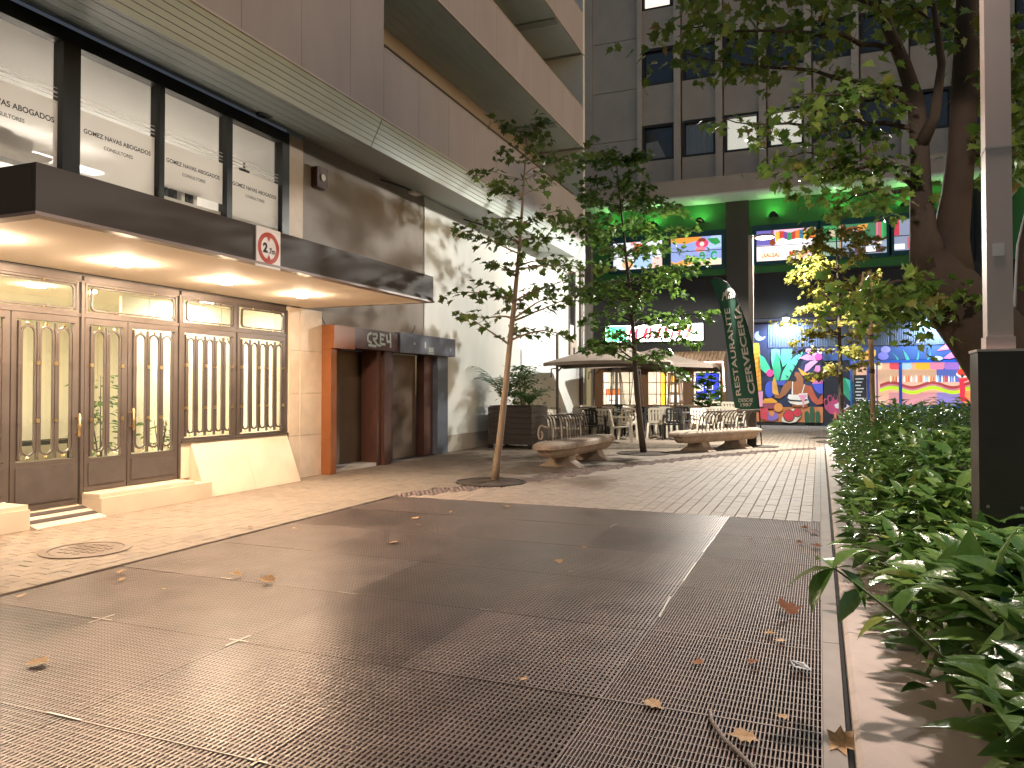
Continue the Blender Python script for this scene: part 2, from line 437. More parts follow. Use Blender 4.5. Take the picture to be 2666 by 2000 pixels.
for (x, y, rz, L) in [(-4.05, 2.3, 0, .22), (-4.05, 2.3, 1.571, .16), (-3.0, 2.3, 0, .26), (-4.05, 3.35, 0, .2), (-4.05, 3.35, 1.571, .22), (-3.0, 3.35, 0, .16), (-3, 3.35, 1.571, .24), (-3.0, 4.4, 0, .2),
                      (-4.05, 4.4, 0, .14), (-1.965, 2.3, 0, .12), (-1.965, 2.3, 1.571, .1), (-1.965, 4.4, 0, .1), (-.93, 7.0, 1.571, .9), (-.93, 5.9, 1.571, .8), (-.93, 4.9, 1.571, .6), (-1.965, 7.6, 1.571, .3)]:
    o = MB().box((-L * .4, -.006, .001), (L * .4, .006, .004)).build('joint_strip', m_bright, gf, local=True)
    o.location = (x, y, 0); o.rotation_euler = (0, 0, rz + R.gauss(0, .03))

# kerb and planting bed
kb = bpy.data.objects.new('kerb', None); col.objects.link(kb); struct(kb)
y = -1.5
while y < 19.5:
    MB().box((.004, y, -.03), (.088, y + 1.494, .016)).build('kerb_strip', m_kerb, kb)
    y += 1.5
MB().box((-.082, 8.604, -.03), (.0, 19.5, .004)).build('gutter_strip', m_kerb, kb)
MB().box((.088, -1.5, -.03), (.112, 19.5, -.012)).build('drain_slot', m_dark, kb)
y = -1.5
while y < 19.4:
    p = [(.114, -.03), (.62, -.03), (.62, .08), (.135, .085), (.114, .066)]
    mb = MB(lambda u, v, w: (u, w, v)); mb.prism(p, y, y + 2.993); mb.build('edge_block', m_conc, kb)
    y += 3.0
struct(MB().box((.6, -1.5, -.03), (6.5, 19.5, .045)).build('planting_bed', m_soil))
# ------------------------------------------------------------------ office building on the left
XW = -7.6
m_frame = mat('brown_metal_frame', (.088, .070, .062), rough=.42, metal=.3, var=.1, scale=6)
m_panel = mat('brown_metal_panel', (.075, .062, .058), rough=.5, metal=.2, var=.15, scale=8, dirt=.2)
m_black = mat('black_metal', (.012, .013, .012), rough=.4, metal=.3)
m_brass = mat('brass', (.75, .55, .28), rough=.28, metal=1.)
m_marble = mat('cream_marble', (.58, .485, .37), rough=.5, var=.09, scale=3, bump=.06, bscale=40, dirt=.3, dirtc=(.4, .3, .2))
m_stone = mat('travertine', (.52, .42, .325), rough=.6, var=.14, scale=4, bump=.15, bscale=50, dirt=.4, dirtc=(.3, .22, .15))
m_cream = mat('cream_ceiling', (.86, .75, .64), rough=.8, var=.03, scale=2)
m_fascia = mat('dark_fascia', (.040, .032, .027), rough=.58, var=.12, scale=5)
m_lip = mat('canopy_trim', (.28, .23, .22), rough=.4, metal=.2)
m_plaster = mat('grey_plaster', (.27, .245, .225), rough=.85, var=.12, scale=2.5, bump=.2, bscale=40, dirt=.25, dirtc=(.2, .17, .14))
m_white = mat('white_plaster', (.68, .70, .685), rough=.8, var=.05, scale=3, bump=.12, bscale=30, stretch=(1, 1, .3), dirt=.22, dirtc=(.45, .45, .43))
m_base = mat('grey_base', (.42, .38, .33), rough=.8, var=.1, scale=4)
m_clad = mat('mauve_cladding', (.43, .40, .43), rough=.55, var=.08, scale=2, dirt=.2, dirtc=(.25, .21, .2), stretch=(1, 1, .35))
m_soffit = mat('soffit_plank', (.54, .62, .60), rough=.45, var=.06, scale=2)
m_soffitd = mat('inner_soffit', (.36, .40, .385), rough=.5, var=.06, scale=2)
m_int = mat('interior_cream', (.80, .75, .63), rough=.8, var=.03, scale=1.5)
m_intw = mat('interior_white', (.78, .77, .74), rough=.8, var=.03, scale=1.5)
m_wood = mat('orange_wood', (.50, .20, .045), rough=.45, var=.15, scale=3, stretch=(1, 1, 6))
m_glass = glass_mat('window_glass', refl=.07)
m_lobbyglass = glass_mat('lobby_glass', tint=(.94, .95, .90), refl=.07)
m_film = film_mat('frosted_film', .72)
m_film2 = film_mat('frosted_stripe', .35)
m_ink = mat('black_lettering', (.012, .013, .015), rough=.6)

B = thing('office_building', 'pale office block with brown metal entrance, glowing lobby and stepped balconies', 'building', (XW, 12, 0))
fx = FX(XW)
def part(name, m, *boxes, parent=None, tf=fx, smooth=False):
    mb = MB(tf)
    for a, b in boxes: mb.box(a, b)
    return mb.build(name, m, parent or B, smooth)
# body walls (u=y, v=z, w=out of the wall)
part('upper_wall', m_plaster, ((9.84, 2.44, -.3), (13.84, 5.6, 0)))
part('side_wall', m_white, ((14.85, .37, -.3), (25.3, 5.6, .02)), ((13.845, 2.48, -.3), (14.85, 5.6, .02)))
part('wall_base', m_base, ((14.85, 0, -.3), (25.3, .37, .012)))
part('wall_behind', m_plaster, ((25.3, 0, -6), (25.5, 12, 0)))
part('wall_left', m_plaster, ((-3, 0, -.3), (3.6, 5.6, 0)))
part('body', m_clad, ((10.06, 5.6, -.3), (25.3, 14, -.002)))
part('back_partition', m_intw, ((-3, 0, -8.2), (25.3, 14, -8.0)))
# stone pillar made of slabs
for k in range(4):
    z0 = k * .665
    part('stone_slab', m_stone, ((9.50, z0 + .002, -.25), (9.75, z0 + .662, .05)))
    part('stone_slab', m_stone, ((9.753, z0 + .002, -.25), (10.3, z0 + .662, .06)))
# sloped marble base under the lobby windows
for (u0, u1) in ((7.56, 8.50), (8.504, 9.47)):
    mb = MB(lambda u, v, w: (XW + u, w, v)); mb.prism([(-.25, 0), (.30, 0), (.03, .70), (-.25, .70)], u0, u1); mb.build('sloped_slab', m_marble, B)
part('window_sill', m_frame, ((7.40, .702, -.12), (9.49, .73, .05)))
# steps
part('step', m_marble, ((6.0, 0, -.25), (7.62, .20, .33)))
part('step', m_marble, ((6.0, .202, -.25), (7.36, .245, .30)))
part('step', m_marble, ((3.6, 0, -.25), (5.19, .20, .33)))
part('step', m_marble, ((3.6, .202, -.25), (5.19, .245, .30)))
mb = MB(lambda u, v, w: (XW + u, w, v)); mb.prism([(-.25, -.02), (.42, -.02), (.42, .012), (.0, .125), (-.25, .125)], 5.195, 5.995); mb.build('entrance_ramp', m_marble, B)
for k in range(2):
    a = .06 + k * .17
    mb = MB(lambda u, v, w: (XW + u, w, v)); z = lambda q: .125 - q * (.113 / .42) + .004
    mb.prism([(a, z(a)), (a + .08, z(a + .08)), (a + .08, z(a + .08) + .004), (a, z(a) + .004)], 5.21, 5.98); mb.build('mat_strip', m_panel, B)
part('plinth_end', m_marble, ((7.40, .25, -.1), (7.555, .70, .02)))

# entrance: doors, side windows and fanlights with rounded bars
def bars(owner, u0, u1, v0, v1, n, knob=True):
    sp = (u1 - u0) / n
    for k in range(n + 1):
        u = u0 + k * sp
        MB(fx).box((u - .011, v0, .0), (u + .011, v1, .03)).build('bar', m_frame, owner)
        for v in (v0 + .28 * (v1 - v0), v0 + .70 * (v1 - v0)):
            MB(fx).box((u - .018, v - .02, -.003), (u + .018, v + .02, .037)).build('collar', m_brass if (k + n) % 3 else m_frame, owner)
    for k in range(n):
        a, b = u0 + k * sp + .018, u0 + (k + 1) * sp - .018
        t = .02
        MB(fx).frame(stadium(a, b, v0 + .035, v1 - .035), stadium(a + t, b - t, v0 + .035 + t, v1 - .035 - t), .002, .026).build('arch_ring', m_frame, owner)
        for v in (v0 + .02, v1 - .02):
            MB(fx).lathe([(.001, .005), (.016, .008), (.018, .022), (.001, .036)], (((a + b) / 2), v, 0), 8).build('stud', m_brass, owner)
def leaf_door(u0, u1, v0, v1, g0, g1, n, name='door', panel=True):
    mb = MB(fx)
    p0, p1 = u0 + .055, u1 - .055
    mb.frame([(u0, v0), (u1, v0), (u1, v1), (u0, v1)], [(p0, g0 - .02), (p1, g0 - .02), (p1, g1 + .02), (p0, g1 + .02)], -.05, .015)
    d = mb.build(name, m_frame, B)
    if panel:
        q0, q1 = v0 + .07, g0 - .07
        MB(fx).prism(rrect(u0 + .05, u1 - .05, q0, q1, .01), .016, .024).build('door_panel', m_panel, d)
    MB(fx).box((p0, g0 - .02, -.035), (p1, g1 + .02, -.029)).build('pane', m_lobbyglass, d)
    bars(d, p0 + .02, p1 - .02, g0, g1, n)
    return d
leaf_door(4.42, 5.185, .26, 2.19, .66, 2.10, 3)
d1 = leaf_door(5.20, 5.955, .135, 2.19, .66, 2.10, 3)
d2 = leaf_door(6.03, 6.585, .252, 2.19, .64, 2.10, 2)
d3 = leaf_door(6.60, 7.35, .252, 2.19, .64, 2.10, 3)
leaf_door(7.405, 8.385, .735, 2.19, .78, 2.10, 5, 'lobby_window', False)
leaf_door(8.42, 9.455, .735, 2.19, .78, 2.10, 5, 'lobby_window', False)
for u in (4.40, 5.993, 7.378):
    part('door_post', m_frame, ((u - .019, .0 if u < 7 else .25, -.08), (u + .019, 2.6, .028)))
part('door_post', m_frame, ((9.458, .735, -.08), (9.498, 2.6, .02)))
part('transom_rail', m_frame, ((4.42, 2.195, -.07), (5.974, 2.235, .02)), ((6.012, 2.195, -.07), (7.359, 2.235, .02)), ((7.397, 2.195, -.07), (9.458, 2.235, .02)))
part('head_rail', m_frame, ((4.42, 2.585, -.07), (5.974, 2.655, .02)), ((6.012, 2.585, -.07), (7.359, 2.655, .02)), ((7.397, 2.585, -.07), (9.458, 2.655, .02)))
for (u0, u1) in ((4.5, 5.95), (6.035, 7.34), (7.42, 8.37), (8.43, 9.44)):
    w = MB(fx).frame([(u0, 2.237), (u1, 2.237), (u1, 2.583), (u0, 2.583)], [(u0 + .025, 2.262), (u1 - .025, 2.262), (u1 - .025, 2.558), (u0 + .025, 2.558)], -.05, .01).build('fanlight', m_frame, B)
    o_ = rrect(u0 + .075, u1 - .04, 2.272, 2.548, .055); i_ = rrect(u0 + .095, u1 - .06, 2.29, 2.53, .042)
    MB(fx).frame(o_, i_, -.015, .012).build('rounded_ring', m_frame, w)
    MB(fx).box((u0 + .025, 2.262, -.035), (u1 - .025, 2.558, -.029)).build('pane', m_lobbyglass, w)
    for f_ in (.3, .72):
        for v in (2.266, 2.555):
            MB(fx).lathe([(.001, 0), (.013, .003), (.013, .014), (.001, .022)], (u0 + (u1 - u0) * f_, v, 0), 8).build('stud', m_brass, w)
def handle(d, u, v0, v1):
    h = MB(fx).tube([(u, v0, .07), (u, v0 + .03, .075), (u, (v0 + v1) / 2 - .02, .075), (u, (v0 + v1) / 2, .075), (u, (v0 + v1) / 2 + .02, .075), (u, v1 - .03, .075), (u, v1, .07)], [.006, .015, .013, .02, .013, .016, .006], 8).build('handle', m_brass, d, True)
    for v in (v0 + .05, v1 - .05): MB(fx).tube([(u, v, .016), (u, v, .07)], .009, 8).build('handle', m_brass, d)
handle(d1, 5.925, .86, 1.13); handle(d3, 6.632, .90, 1.17)

# lobby interior
lob = part('lobby_room', m_int, ((3.6, .10, -4.4), (9.8, .12, -.31)), ((3.6, 2.67, -4.4), (9.8, 2.70, -.31)), ((3.6, .12, -4.45), (9.8, 2.67, -4.4)), ((3.55, .12, -4.4), (3.6, 2.67, -.31)), ((9.8, .12, -4.4), (9.85, 2.67, -.31)))
MB(fx).box((7.55, .12, -1.25), (9.8, 2.67, -1.2)).build('partition', m_int, lob)
for u in (8.0, 8.75, 9.4): MB(fx).box((u - .003, .12, -1.199), (u + .003, 2.67, -1.196)).build('joint', m_plaster, lob)
m_lobbylamp = emat('lobby_lamp', (1, .92, .76), 620)
for (u, w) in ((5.0, -1.6), (6.4, -1.3), (5.7, -3.0), (8.6, -.72)):
    MB().lathe([(.11, 2.655), (.11, 2.668)], (XW + w, u, 0), 16).build('ceiling_lamp', m_lobbylamp, lob)
t = thing('reception_desk', 'orange wooden reception desk seen behind the lobby doors', 'desk', (XW - 2.6, 5.9, .12))
MB(fx).box((5.5, .121, -2.7), (7.0, .95, -2.6)).build('front_board', m_wood, t)
MB(fx).box((5.45, .952, -3.1), (7.05, 1.0, -2.56)).build('desk_top', m_wood, t)
MB(fx).box((5.5, .121, -3.1), (5.56, .95, -2.702)).build('side_board', m_wood, t)
MB(fx).box((5.56, 1.002, -2.75), (6.6, 1.25, -2.70)).build('upstand', m_wood, t)
t = thing('office_chair', 'dark high backed chair behind the reception desk', 'chair', (XW - 3.5, 6.35, .12))
MB(fx).prism(rrect(6.15, 6.62, .75, 1.72, .18, 6), -3.55, -3.47).build('backrest', m_ink, t)
MB(fx).box((6.15, .58, -3.47), (6.62, .66, -3.0)).build('seat', m_ink, t)
MB(fx).tube([(6.38, .125, -3.25), (6.38, .58, -3.25)], .03).build('column', m_black, t)
t = thing('lobby_bench', 'dark low bench against the lobby wall', 'bench', (XW - 4, 8.2, .12))
MB(fx).box((7.4, .5, -4.3), (9.2, .56, -3.9)).build('seat', m_ink, t)
for u in (7.45, 9.1): MB(fx).box((u, .121, -4.25), (u + .06, .5, -3.95)).build('leg', m_ink, t)

# office floor above: room, frosted windows
rm = part('office_room', m_intw, ((3.6, 3.2, -4.2), (9.6, 3.25, -.1)), ((3.6, 5.2, -4.2), (9.6, 5.25, -.1)), ((3.6, 3.25, -4.25), (9.6, 5.2, -4.2)), ((3.55, 3.25, -4.2), (3.6, 5.2, -.1)), ((9.6, 3.25, -4.2), (9.65, 5.2, -.1)))
MB(fx).box((5.65, 3.25, -4.2), (5.72, 5.2, -1.4)).build('partition', m_intw, rm)
MB(fx).box((4.6, 5.05, -1.6), (5.64, 5.19, -1.45)).build('beam', m_plaster, rm)
m_officelamp = emat('office_lamp', (1, .90, .82), 27)
for (u0, u1, w) in ((4.2, 5.2, -3.0), (6.6, 8.8, -3.2)):
    MB(fx).box((u0, 4.86, w - .12), (u1, 4.89, w + .12)).build('ceiling_lamp', m_officelamp, rm)
part('under_window_wall', m_fascia, ((3.6, 2.658, -.3), (9.5, 3.45, 0)))
part('window_head', m_black, ((3.6, 5.17, -.12), (9.5, 5.335, .03)))
for u0, u1 in ((4.30, 4.42), (5.72, 5.93), (7.015, 7.095), (8.175, 8.275), (9.335, 9.498)):
    part('mullion', m_black, ((u0, 3.45, -.12), (u1, 5.168, .035)))
for i_, (u0, u1) in enumerate(((4.42, 5.72), (5.93, 7.015), (7.095, 8.175), (8.275, 9.335))):
    w = MB(fx).box((u0, 3.452, -.06), (u1, 5.168, -.054)).build('office_window', m_glass, B)
    MB(fx).box((u0, 3.75 if i_ != 2 else 3.95, -.05), (u1, 4.52, -.048)).build('frosted_film', m_film, w)
    for k, (a, h) in enumerate(((4.56, .010), (4.60, .022), (4.655, .010))):
        MB(fx).box((u0, a, -.05), (u1, a + h, -.048)).build('film_stripe', m_film2, w)
    uc = (u0 + u1) / 2
    if i_ == 0: uc = 5.13
    text('lettering', 'GOMEZ NAVAS ABOGADOS', .022, fx, uc + .02, 4.30, -.044, .92 if i_ else 1.06, m_ink, w)
    text('lettering', 'CONSULTORES', .016, fx, uc + .02, 4.18, -.044, .40, m_ink, w)
part('window_pilaster', m_stone, ((9.505, 3.2, -.1), (9.835, 5.33, .03)))
t = thing('crucifix', 'small dark crucifix hanging inside the last office window', 'crucifix', (XW - .4, 9.0, 4.5))
MB(fx).box((8.99, 4.42, -.42), (9.02, 4.80, -.40)).build('upright', m_ink, t); MB(fx).box((8.90, 4.66, -.418), (9.11, 4.70, -.398)).build('cross_arm', m_ink, t)
t = thing('binder_row', 'row of black and white binders on the office sill', 'binders', (XW - .2, 7.5, 3.85))
MB(fx).box((7.1, 3.80, -.5), (9.3, 3.845, -.08)).build('shelf_board', m_intw, t)
for k, u in enumerate((7.13, 7.2, 7.27, 7.42, 7.55, 7.62, 7.69, 7.76)):
    MB(fx).box((u, 3.847, -.4), (u + .055, 3.847 + (.16, .19, .15)[k % 3], -.15)).build('binder', (m_ink, m_intw, m_ink)[k % 3], t)
t = thing('office_printer', 'dark printer on the office sill below the bright first window', 'printer', (XW - .3, 5.0, 3.9))
MB(fx).box((4.5, 3.86, -.6), (5.7, 3.9, -.1)).build('sill_board', m_intw, t); MB(fx).box((4.85, 3.902, -.5), (5.3, 4.08, -.15)).build('printer_body', m_ink, t); MB(fx).box((5.36, 3.902, -.45), (5.55, 4.06, -.2)).build('paper_tray', m_intw, t)

# canopy over the entrance
cx0, cx1 = 3.8, 9.95
CW = -5.30 - XW
cn = part('canopy', m_fascia, ((cx0 + .02, 2.76, .0), (cx1 - .02, 3.0, CW - .03)))
MB(fx).box((cx0, 2.70, CW - .03), (cx1, 3.06, CW)).build('fascia', m_fascia, cn)
MB(fx).box((cx0, 2.70, .001), (cx0 + .03, 3.06, CW - .032)).build('fascia', m_fascia, cn)
MB(fx).box((cx1 - .03, 2.70, .001), (cx1, 3.06, CW - .032)).build('fascia', m_fascia, cn)
MB(fx).box((cx0 - .012, 2.672, CW - .10), (cx1 + .012, 2.698, CW + .015)).build('drip_trim', m_lip, cn)
MB(fx).box((cx0 - .012, 2.672, .065), (cx0 + .10, 2.698, CW - .102)).build('drip_trim', m_lip, cn)
MB(fx).box((cx1 - .10, 2.672, .065), (cx1 + .012, 2.698, CW - .102)).build('drip_trim', m_lip, cn)
MB(fx).box((cx0 + .10, 2.676, .065), (cx1 - .10, 2.70, CW - .102)).build('ceiling', m_cream, cn)
m_down = emat('downlight', (1, .74, .50), CANOPY_E)
for u in (4.2, 5.6, 7.02, 8.43):
    dl = MB().lathe([(.085, 2.668), (.105, 2.668), (.105, 2.675), (.085, 2.675)], (-6.5, u, 0), 20, closed=True).build('downlight_ring', m_lip, cn)
    MB().lathe([(.06, 2.637), (.083, 2.648), (.088, 2.674)], (-6.5, u, 0), 20).build('lamp_lens', m_down, dl)
# two old doorways
m_org = mat('orange_paint_metal', (.21, .068, .018), rough=.5, var=.15, scale=5, dirt=.25, dirtc=(.12, .06, .04))
m_rust = mat('maroon_metal', (.075, .032, .022), rough=.38, var=.3, scale=4, stretch=(1, 1, .25), dirt=.45, dirtc=(.05, .03, .03))
m_shut = mat('brown_shutter', (.10, .066, .042), rough=.5, var=.3, scale=1.6, dirt=.3, dirtc=(.2, .15, .11))
m_blue = mat('blue_grey_sign', (.10, .115, .15), rough=.4, var=.2, scale=5, dirt=.3, dirtc=(.2, .2, .2))
m_void = mat('doorway_dark', (.025, .018, .013), rough=.7, var=.3, scale=3)
dw = part('orange_doorway', m_org, ((10.302, 0, -.25), (10.46, 2.06, .24)))
MB(fx).box((10.302, 2.062, -.25), (10.9, 2.44, .30)).build('lintel_end', m_org, dw)
MB(fx).box((10.903, 2.09, -.25), (12.22, 2.44, .29)).build('lintel', m_rust, dw)
MB(fx).box((11.86, 0, -.2), (12.0, 2.088, .13)).build('jamb', m_rust, dw)
MB(fx).box((12.004, 0, -.2), (12.24, 2.088, .20)).build('jamb', m_rust, dw)
MB(fx).box((10.46, .056, -.33), (10.98, 2.088, -.29)).build('shutter', m_void, dw)
MB(fx).box((10.984, .056, -.35), (12.24, 2.088, -.31)).build('shutter', m_shut, dw)
MB(fx).box((10.462, 0.0, -.35), (11.86, .055, .12)).build('threshold', m_base, dw)
dw2 = part('blue_doorway', m_blue, ((12.50, 2.09, -.25), (14.84, 2.47, .24)))
MB(fx).box((12.245, 0, -.22), (12.48, 2.45, .03)).build('dark_post', m_void, dw2)
MB(fx).box((12.246, 2.09, .031), (12.49, 2.44, .2)).build('lintel_gap', m_rust, dw2)
MB(fx).box((12.482, 0, -.2), (12.60, 2.088, .02)).build('jamb', m_rust, dw2)
MB(fx).box((12.6, 0, -.30), (13.98, 2.088, -.26)).build('shutter', m_shut, dw2)
for k in range(11):
    MB(fx).box((12.62, .1 + k * .18, -.259), (13.97, .1 + k * .18 + .177, -.254)).build('slat', m_shut, dw2)
MB(fx).box((13.985, 0, -.25), (14.355, 2.088, -.06)).build('reveal', m_rust, dw2)
MB(fx).box((14.36, 0, -.2), (14.84, 2.088, .06)).build('jamb', m_blue, dw2)
for k in range(10):
    MB(fx).box((11.0, .12 + k * .19, -.309), (12.2, .12 + k * .19 + .187, -.304)).build('slat', m_shut, dw)
m_spray = mat('pale_spray_paint', (.42, .50, .52), rough=.7, var=.3, scale=30)
def strokes(owner, tf, w, pts_list, wd, m, name='graffiti_stroke'):
    for pts in pts_list:
        mb = MB(tf)
        for (a, b) in zip(pts, pts[1:]):
            dx, dy = b[0] - a[0], b[1] - a[1]; L = math.hypot(dx, dy); nx, ny = -dy / L * wd, dx / L * wd
            mb.prism([(a[0] + nx, a[1] + ny), (b[0] + nx, b[1] + ny), (b[0] - nx, b[1] - ny), (a[0] - nx, a[1] - ny)], w, w + .003)
            w += .0011
        mb.build(name, m, owner)
strokes(dw, fx, .292, [[(11.42, 2.38), (11.30, 2.34), (11.30, 2.24), (11.42, 2.20)], [(11.45, 2.36), (11.60, 2.37), (11.58, 2.29), (11.46, 2.28), (11.62, 2.17), (11.72, 2.17)],
                       [(11.70, 2.40), (11.70, 2.20)], [(11.68, 2.38), (11.84, 2.36)], [(11.70, 2.29), (11.80, 2.29)], [(11.70, 2.20), (11.86, 2.20)],
                       [(11.90, 2.38), (11.92, 2.25), (12.05, 2.27)], [(12.02, 2.42), (12.04, 2.15)], [(11.30, 2.16), (11.55, 2.15)]], .022, m_spray)
for (u, v, a, b) in ((13.02, 2.26, .05, .05), (13.45, 2.21, .06, .13), (13.62, 2.14, .22, .10), (14.6, 2.2, .03, .06), (13.6, 2.10, .26, .03)):
    MB(fx).box((u, v, .241), (u + a, v + b, .244)).build('sticker', m_spray, dw2)

# soffits and cladding
ZB, XO = 5.55, -6.19
WO = XO - XW
AW, AZ0, AZ1 = 1.20, 5.39, 5.14          # inner soffit falls gently outwards, then a steep planked band rises to the cladding
def slope_strip(name, m, w0, z0, w1, z1, y0, y1, th=.03):
    mb = MB(lambda u, v, w: (XW + u, w, v)); mb.prism([(w0, z0), (w1, z1), (w1, z1 + th), (w0, z0 + th)], y0, y1); return mb.build(name, m, B)
az = lambda q: AZ0 + (AZ1 - AZ0) * q / AW
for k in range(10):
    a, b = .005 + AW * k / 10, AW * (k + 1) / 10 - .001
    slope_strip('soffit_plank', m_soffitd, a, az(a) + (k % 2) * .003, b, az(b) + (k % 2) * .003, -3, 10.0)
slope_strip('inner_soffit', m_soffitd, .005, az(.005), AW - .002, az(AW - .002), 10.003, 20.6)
for (y0, y1) in ((-3, 9.96), (9.98, 20.58)):
    for k in range(6):
        f0, f1 = k / 6, (k + 1) / 6 - .018
        mb = MB(lambda u, v, w: (XW + u, w, v)); wa, wb = AW + (WO - AW) * f0, AW + (WO - AW) * f1; za, zb = AZ1 + (ZB - AZ1) * f0, AZ1 + (ZB - AZ1) * f1
        mb.prism([(wa, za), (wb, zb), (wb - .03, zb + .012), (wa - .03, za + .012)], y0, y1); mb.build('soffit_plank', m_soffit, B)
part('soffit_backing', m_soffitd, ((-3, 5.60, 0), (20.58, 5.63, WO - .03)))
m_lipw = mat('pale_trim', (.55, .52, .50), rough=.5)
part('soffit_edge', m_lipw, ((-3, 5.535, WO - .028), (20.62, 5.565, WO + .012)))
# solid facade left of the balconies, in tall panels
y = -3.0
while y < 10.0:
    y1 = min(y + 1.1, 10.0)
    part('clad_panel', m_clad, ((y, 5.567, WO - .06), (y1 - .006, 13.5, WO)))
    y = y1
m_slot = mat('window_slot', (.05, .03, .02), rough=.5)
part('window_slot', m_slot, ((8.6, 7.13, WO + .001), (8.95, 7.6, WO + .004)))
for lv, (z0, z1) in enumerate(((5.567, 6.64), (8.26, 9.36), (10.96, 12.05))):
    y = 10.0
    while y < 20.6:
        y1 = min(y + 1.1, 20.62)
        part('clad_panel', m_clad, ((y, z0, WO - .06), (y1 - .006, z1, WO)))
        y = y1
    part('parapet_cap', m_lipw, ((10.0, z1, WO - .075), (20.63, z1 + .02, WO + .012)))
    part('balcony_rail', m_frame, ((10.05, z1 + .12, WO - .13), (20.0, z1 + .16, WO - .09)))
    if lv:
        part('parapet_edge', m_lipw, ((10.0, z0 - .03, WO - .04), (20.63, z0, WO + .012)))
        for k in range(7):
            a = .0 + (WO - .05) * k / 7
            part('soffit_plank', m_soffit, ((10.0, z0 - .02, a + .003), (18.3, z0 + .01, a + (WO - .05) / 7 - .003)))
        for k in range(9):
            yy = 18.62 + k * .21
            part('soffit_plank', m_soffit, ((yy, z0 - .024, .003), (yy + .2, z0 + .01, WO - .053)))
        part('soffit_beam', m_soffitd, ((18.31, z0 - .06, .003), (18.61, z0 + .01, WO - .06)))
    part('end_wall', m_white, ((20.62, z0 - (.72 if lv == 0 else .0), .0), (20.80, z0 + 2.66, WO - .002)))
    part('balcony_floor', m_soffitd, ((10.0, z0 + .08, 0), (20.6, z0 + .12, WO - .07)))
part('balcony_side', m_clad, ((9.94, 5.65, 0), (9.99, 13.5, WO - .062)))
m_pane = mat('dark_pane', (.02, .022, .025), rough=.08, spec=.8)
for lv, z0 in enumerate((5.65, 8.34, 11.04)):
    for k in range(4):
        part('balcony_window', m_pane, ((10.6 + k * 2.3, z0 + .1, .0), (12.3 + k * 2.3, z0 + 2.2, .012)))
# rear strip of windows and pipes at the far end of the white wall
part('stair_window', m_frame, ((23.55, 2.5, .021), (23.62, 5.3, .06)), ((24.16, 2.5, .021), (24.23, 5.3, .06)))
for k in range(3): part('stair_pane', m_pane, ((23.63, 2.55 + k * .95, .021), (24.15, 3.40 + k * .95, .03)))
part('meter_box', mat('meter_beige', (.5, .42, .36), rough=.6), ((23.62, 2.2, .022), (24.15, 3.0, .12)))
part('meter_hole', m_void, ((23.75, 2.5, .121), (23.95, 2.75, .124)))
MB(fx).tube([(24.75, 0, .1), (24.75, 6.0, .1)], .07, 10).build('drain_pipe', m_frame, B)
for k in range(6): part('lattice_pane', EM('c9d8c4', .35), ((24.98, 1.6 + k * .62, .021), (25.26, 2.14 + k * .62, .04)))
# small fixtures
MB().lathe([(.12, 5.325), (.13, 5.343), (.06, 5.344)], (-7.37, 8.7, 0), 18).build('round_lamp', m_black, B)
for u in (12.66, 16.23):
    f_ = MB(fx).tube([(u - .55, 5.30, .03), (u - .1, 5.24, .28), (u + .15, 5.22, .33)], .016, 6).build('light_arm', m_black, B)
    MB(fx).box((u + .08, 5.17, .27), (u + .34, 5.22, .42)).build('lamp_head', m_lipw, f_)
t = thing('alarm_box', 'red brown alarm box high on the grey wall', 'alarm', (XW, 10.2, 4.7))
MB(fx).prism(rrect(10.08, 10.36, 4.66, 5.0, .03), .001, .12).build('case', m_rust, t); MB(fx).lathe([(.06, 0), (.06, .02)], (10.22, 4.83, .121), 14).build('siren', m_lipw, t)
MB(fx).tube([(10.32, 2.62, .02), (10.36, 2.5, .05), (10.4, 2.44, .06)], .006, 5).build('cable', m_black, B)
MB(fx).tube([(13.45, 2.68, .02), (13.42, 2.6, .03), (13.25, 2.5, .05), (13.0, 2.46, .06)], .006, 5).build('cable', m_black, B)

# height limit sign on the canopy
t = thing('height_sign', 'square white height limit sign with red ring reading 2.7m', 'sign', (XW + CW, 6.95, 2.68))
su, sv = 0, 0
a_ = onx(695, 635, XW + CW)
SU, SV, HS = a_[0], 2.855, .185
MB(fx).box((SU - HS, SV - HS - .02, CW + .001), (SU + HS, SV + HS + .02, CW + .012)).build('plate', mat('sign_white', (.78, .74, .72), rough=.5, var=.04), t)
m_red = mat('sign_red', (.42, .045, .02), rough=.5, var=.08)
MB(fx).frame(ell(SU, SV, .163, .163, 36), ell(SU, SV, .118, .118, 36), CW + .0125, CW + .016).build('ring', m_red, t)
MB(fx).prism([(SU - .035, SV + .13), (SU + .035, SV + .13), (SU, SV + .068)], CW + .0163, CW + .019).build('arrow', m_red, t)
MB(fx).prism([(SU - .035, SV - .13), (SU + .035, SV - .13), (SU, SV - .068)], CW + .0163, CW + .019).build('arrow', m_red, t)
text('numeral', '2', .05, fx, SU - .052, SV + .0, CW + .014, .072, m_ink, t, height=.105)
text('numeral', '.7m', .03, fx, SU + .048, SV - .025, CW + .014, .105, m_ink, t, height=.06)
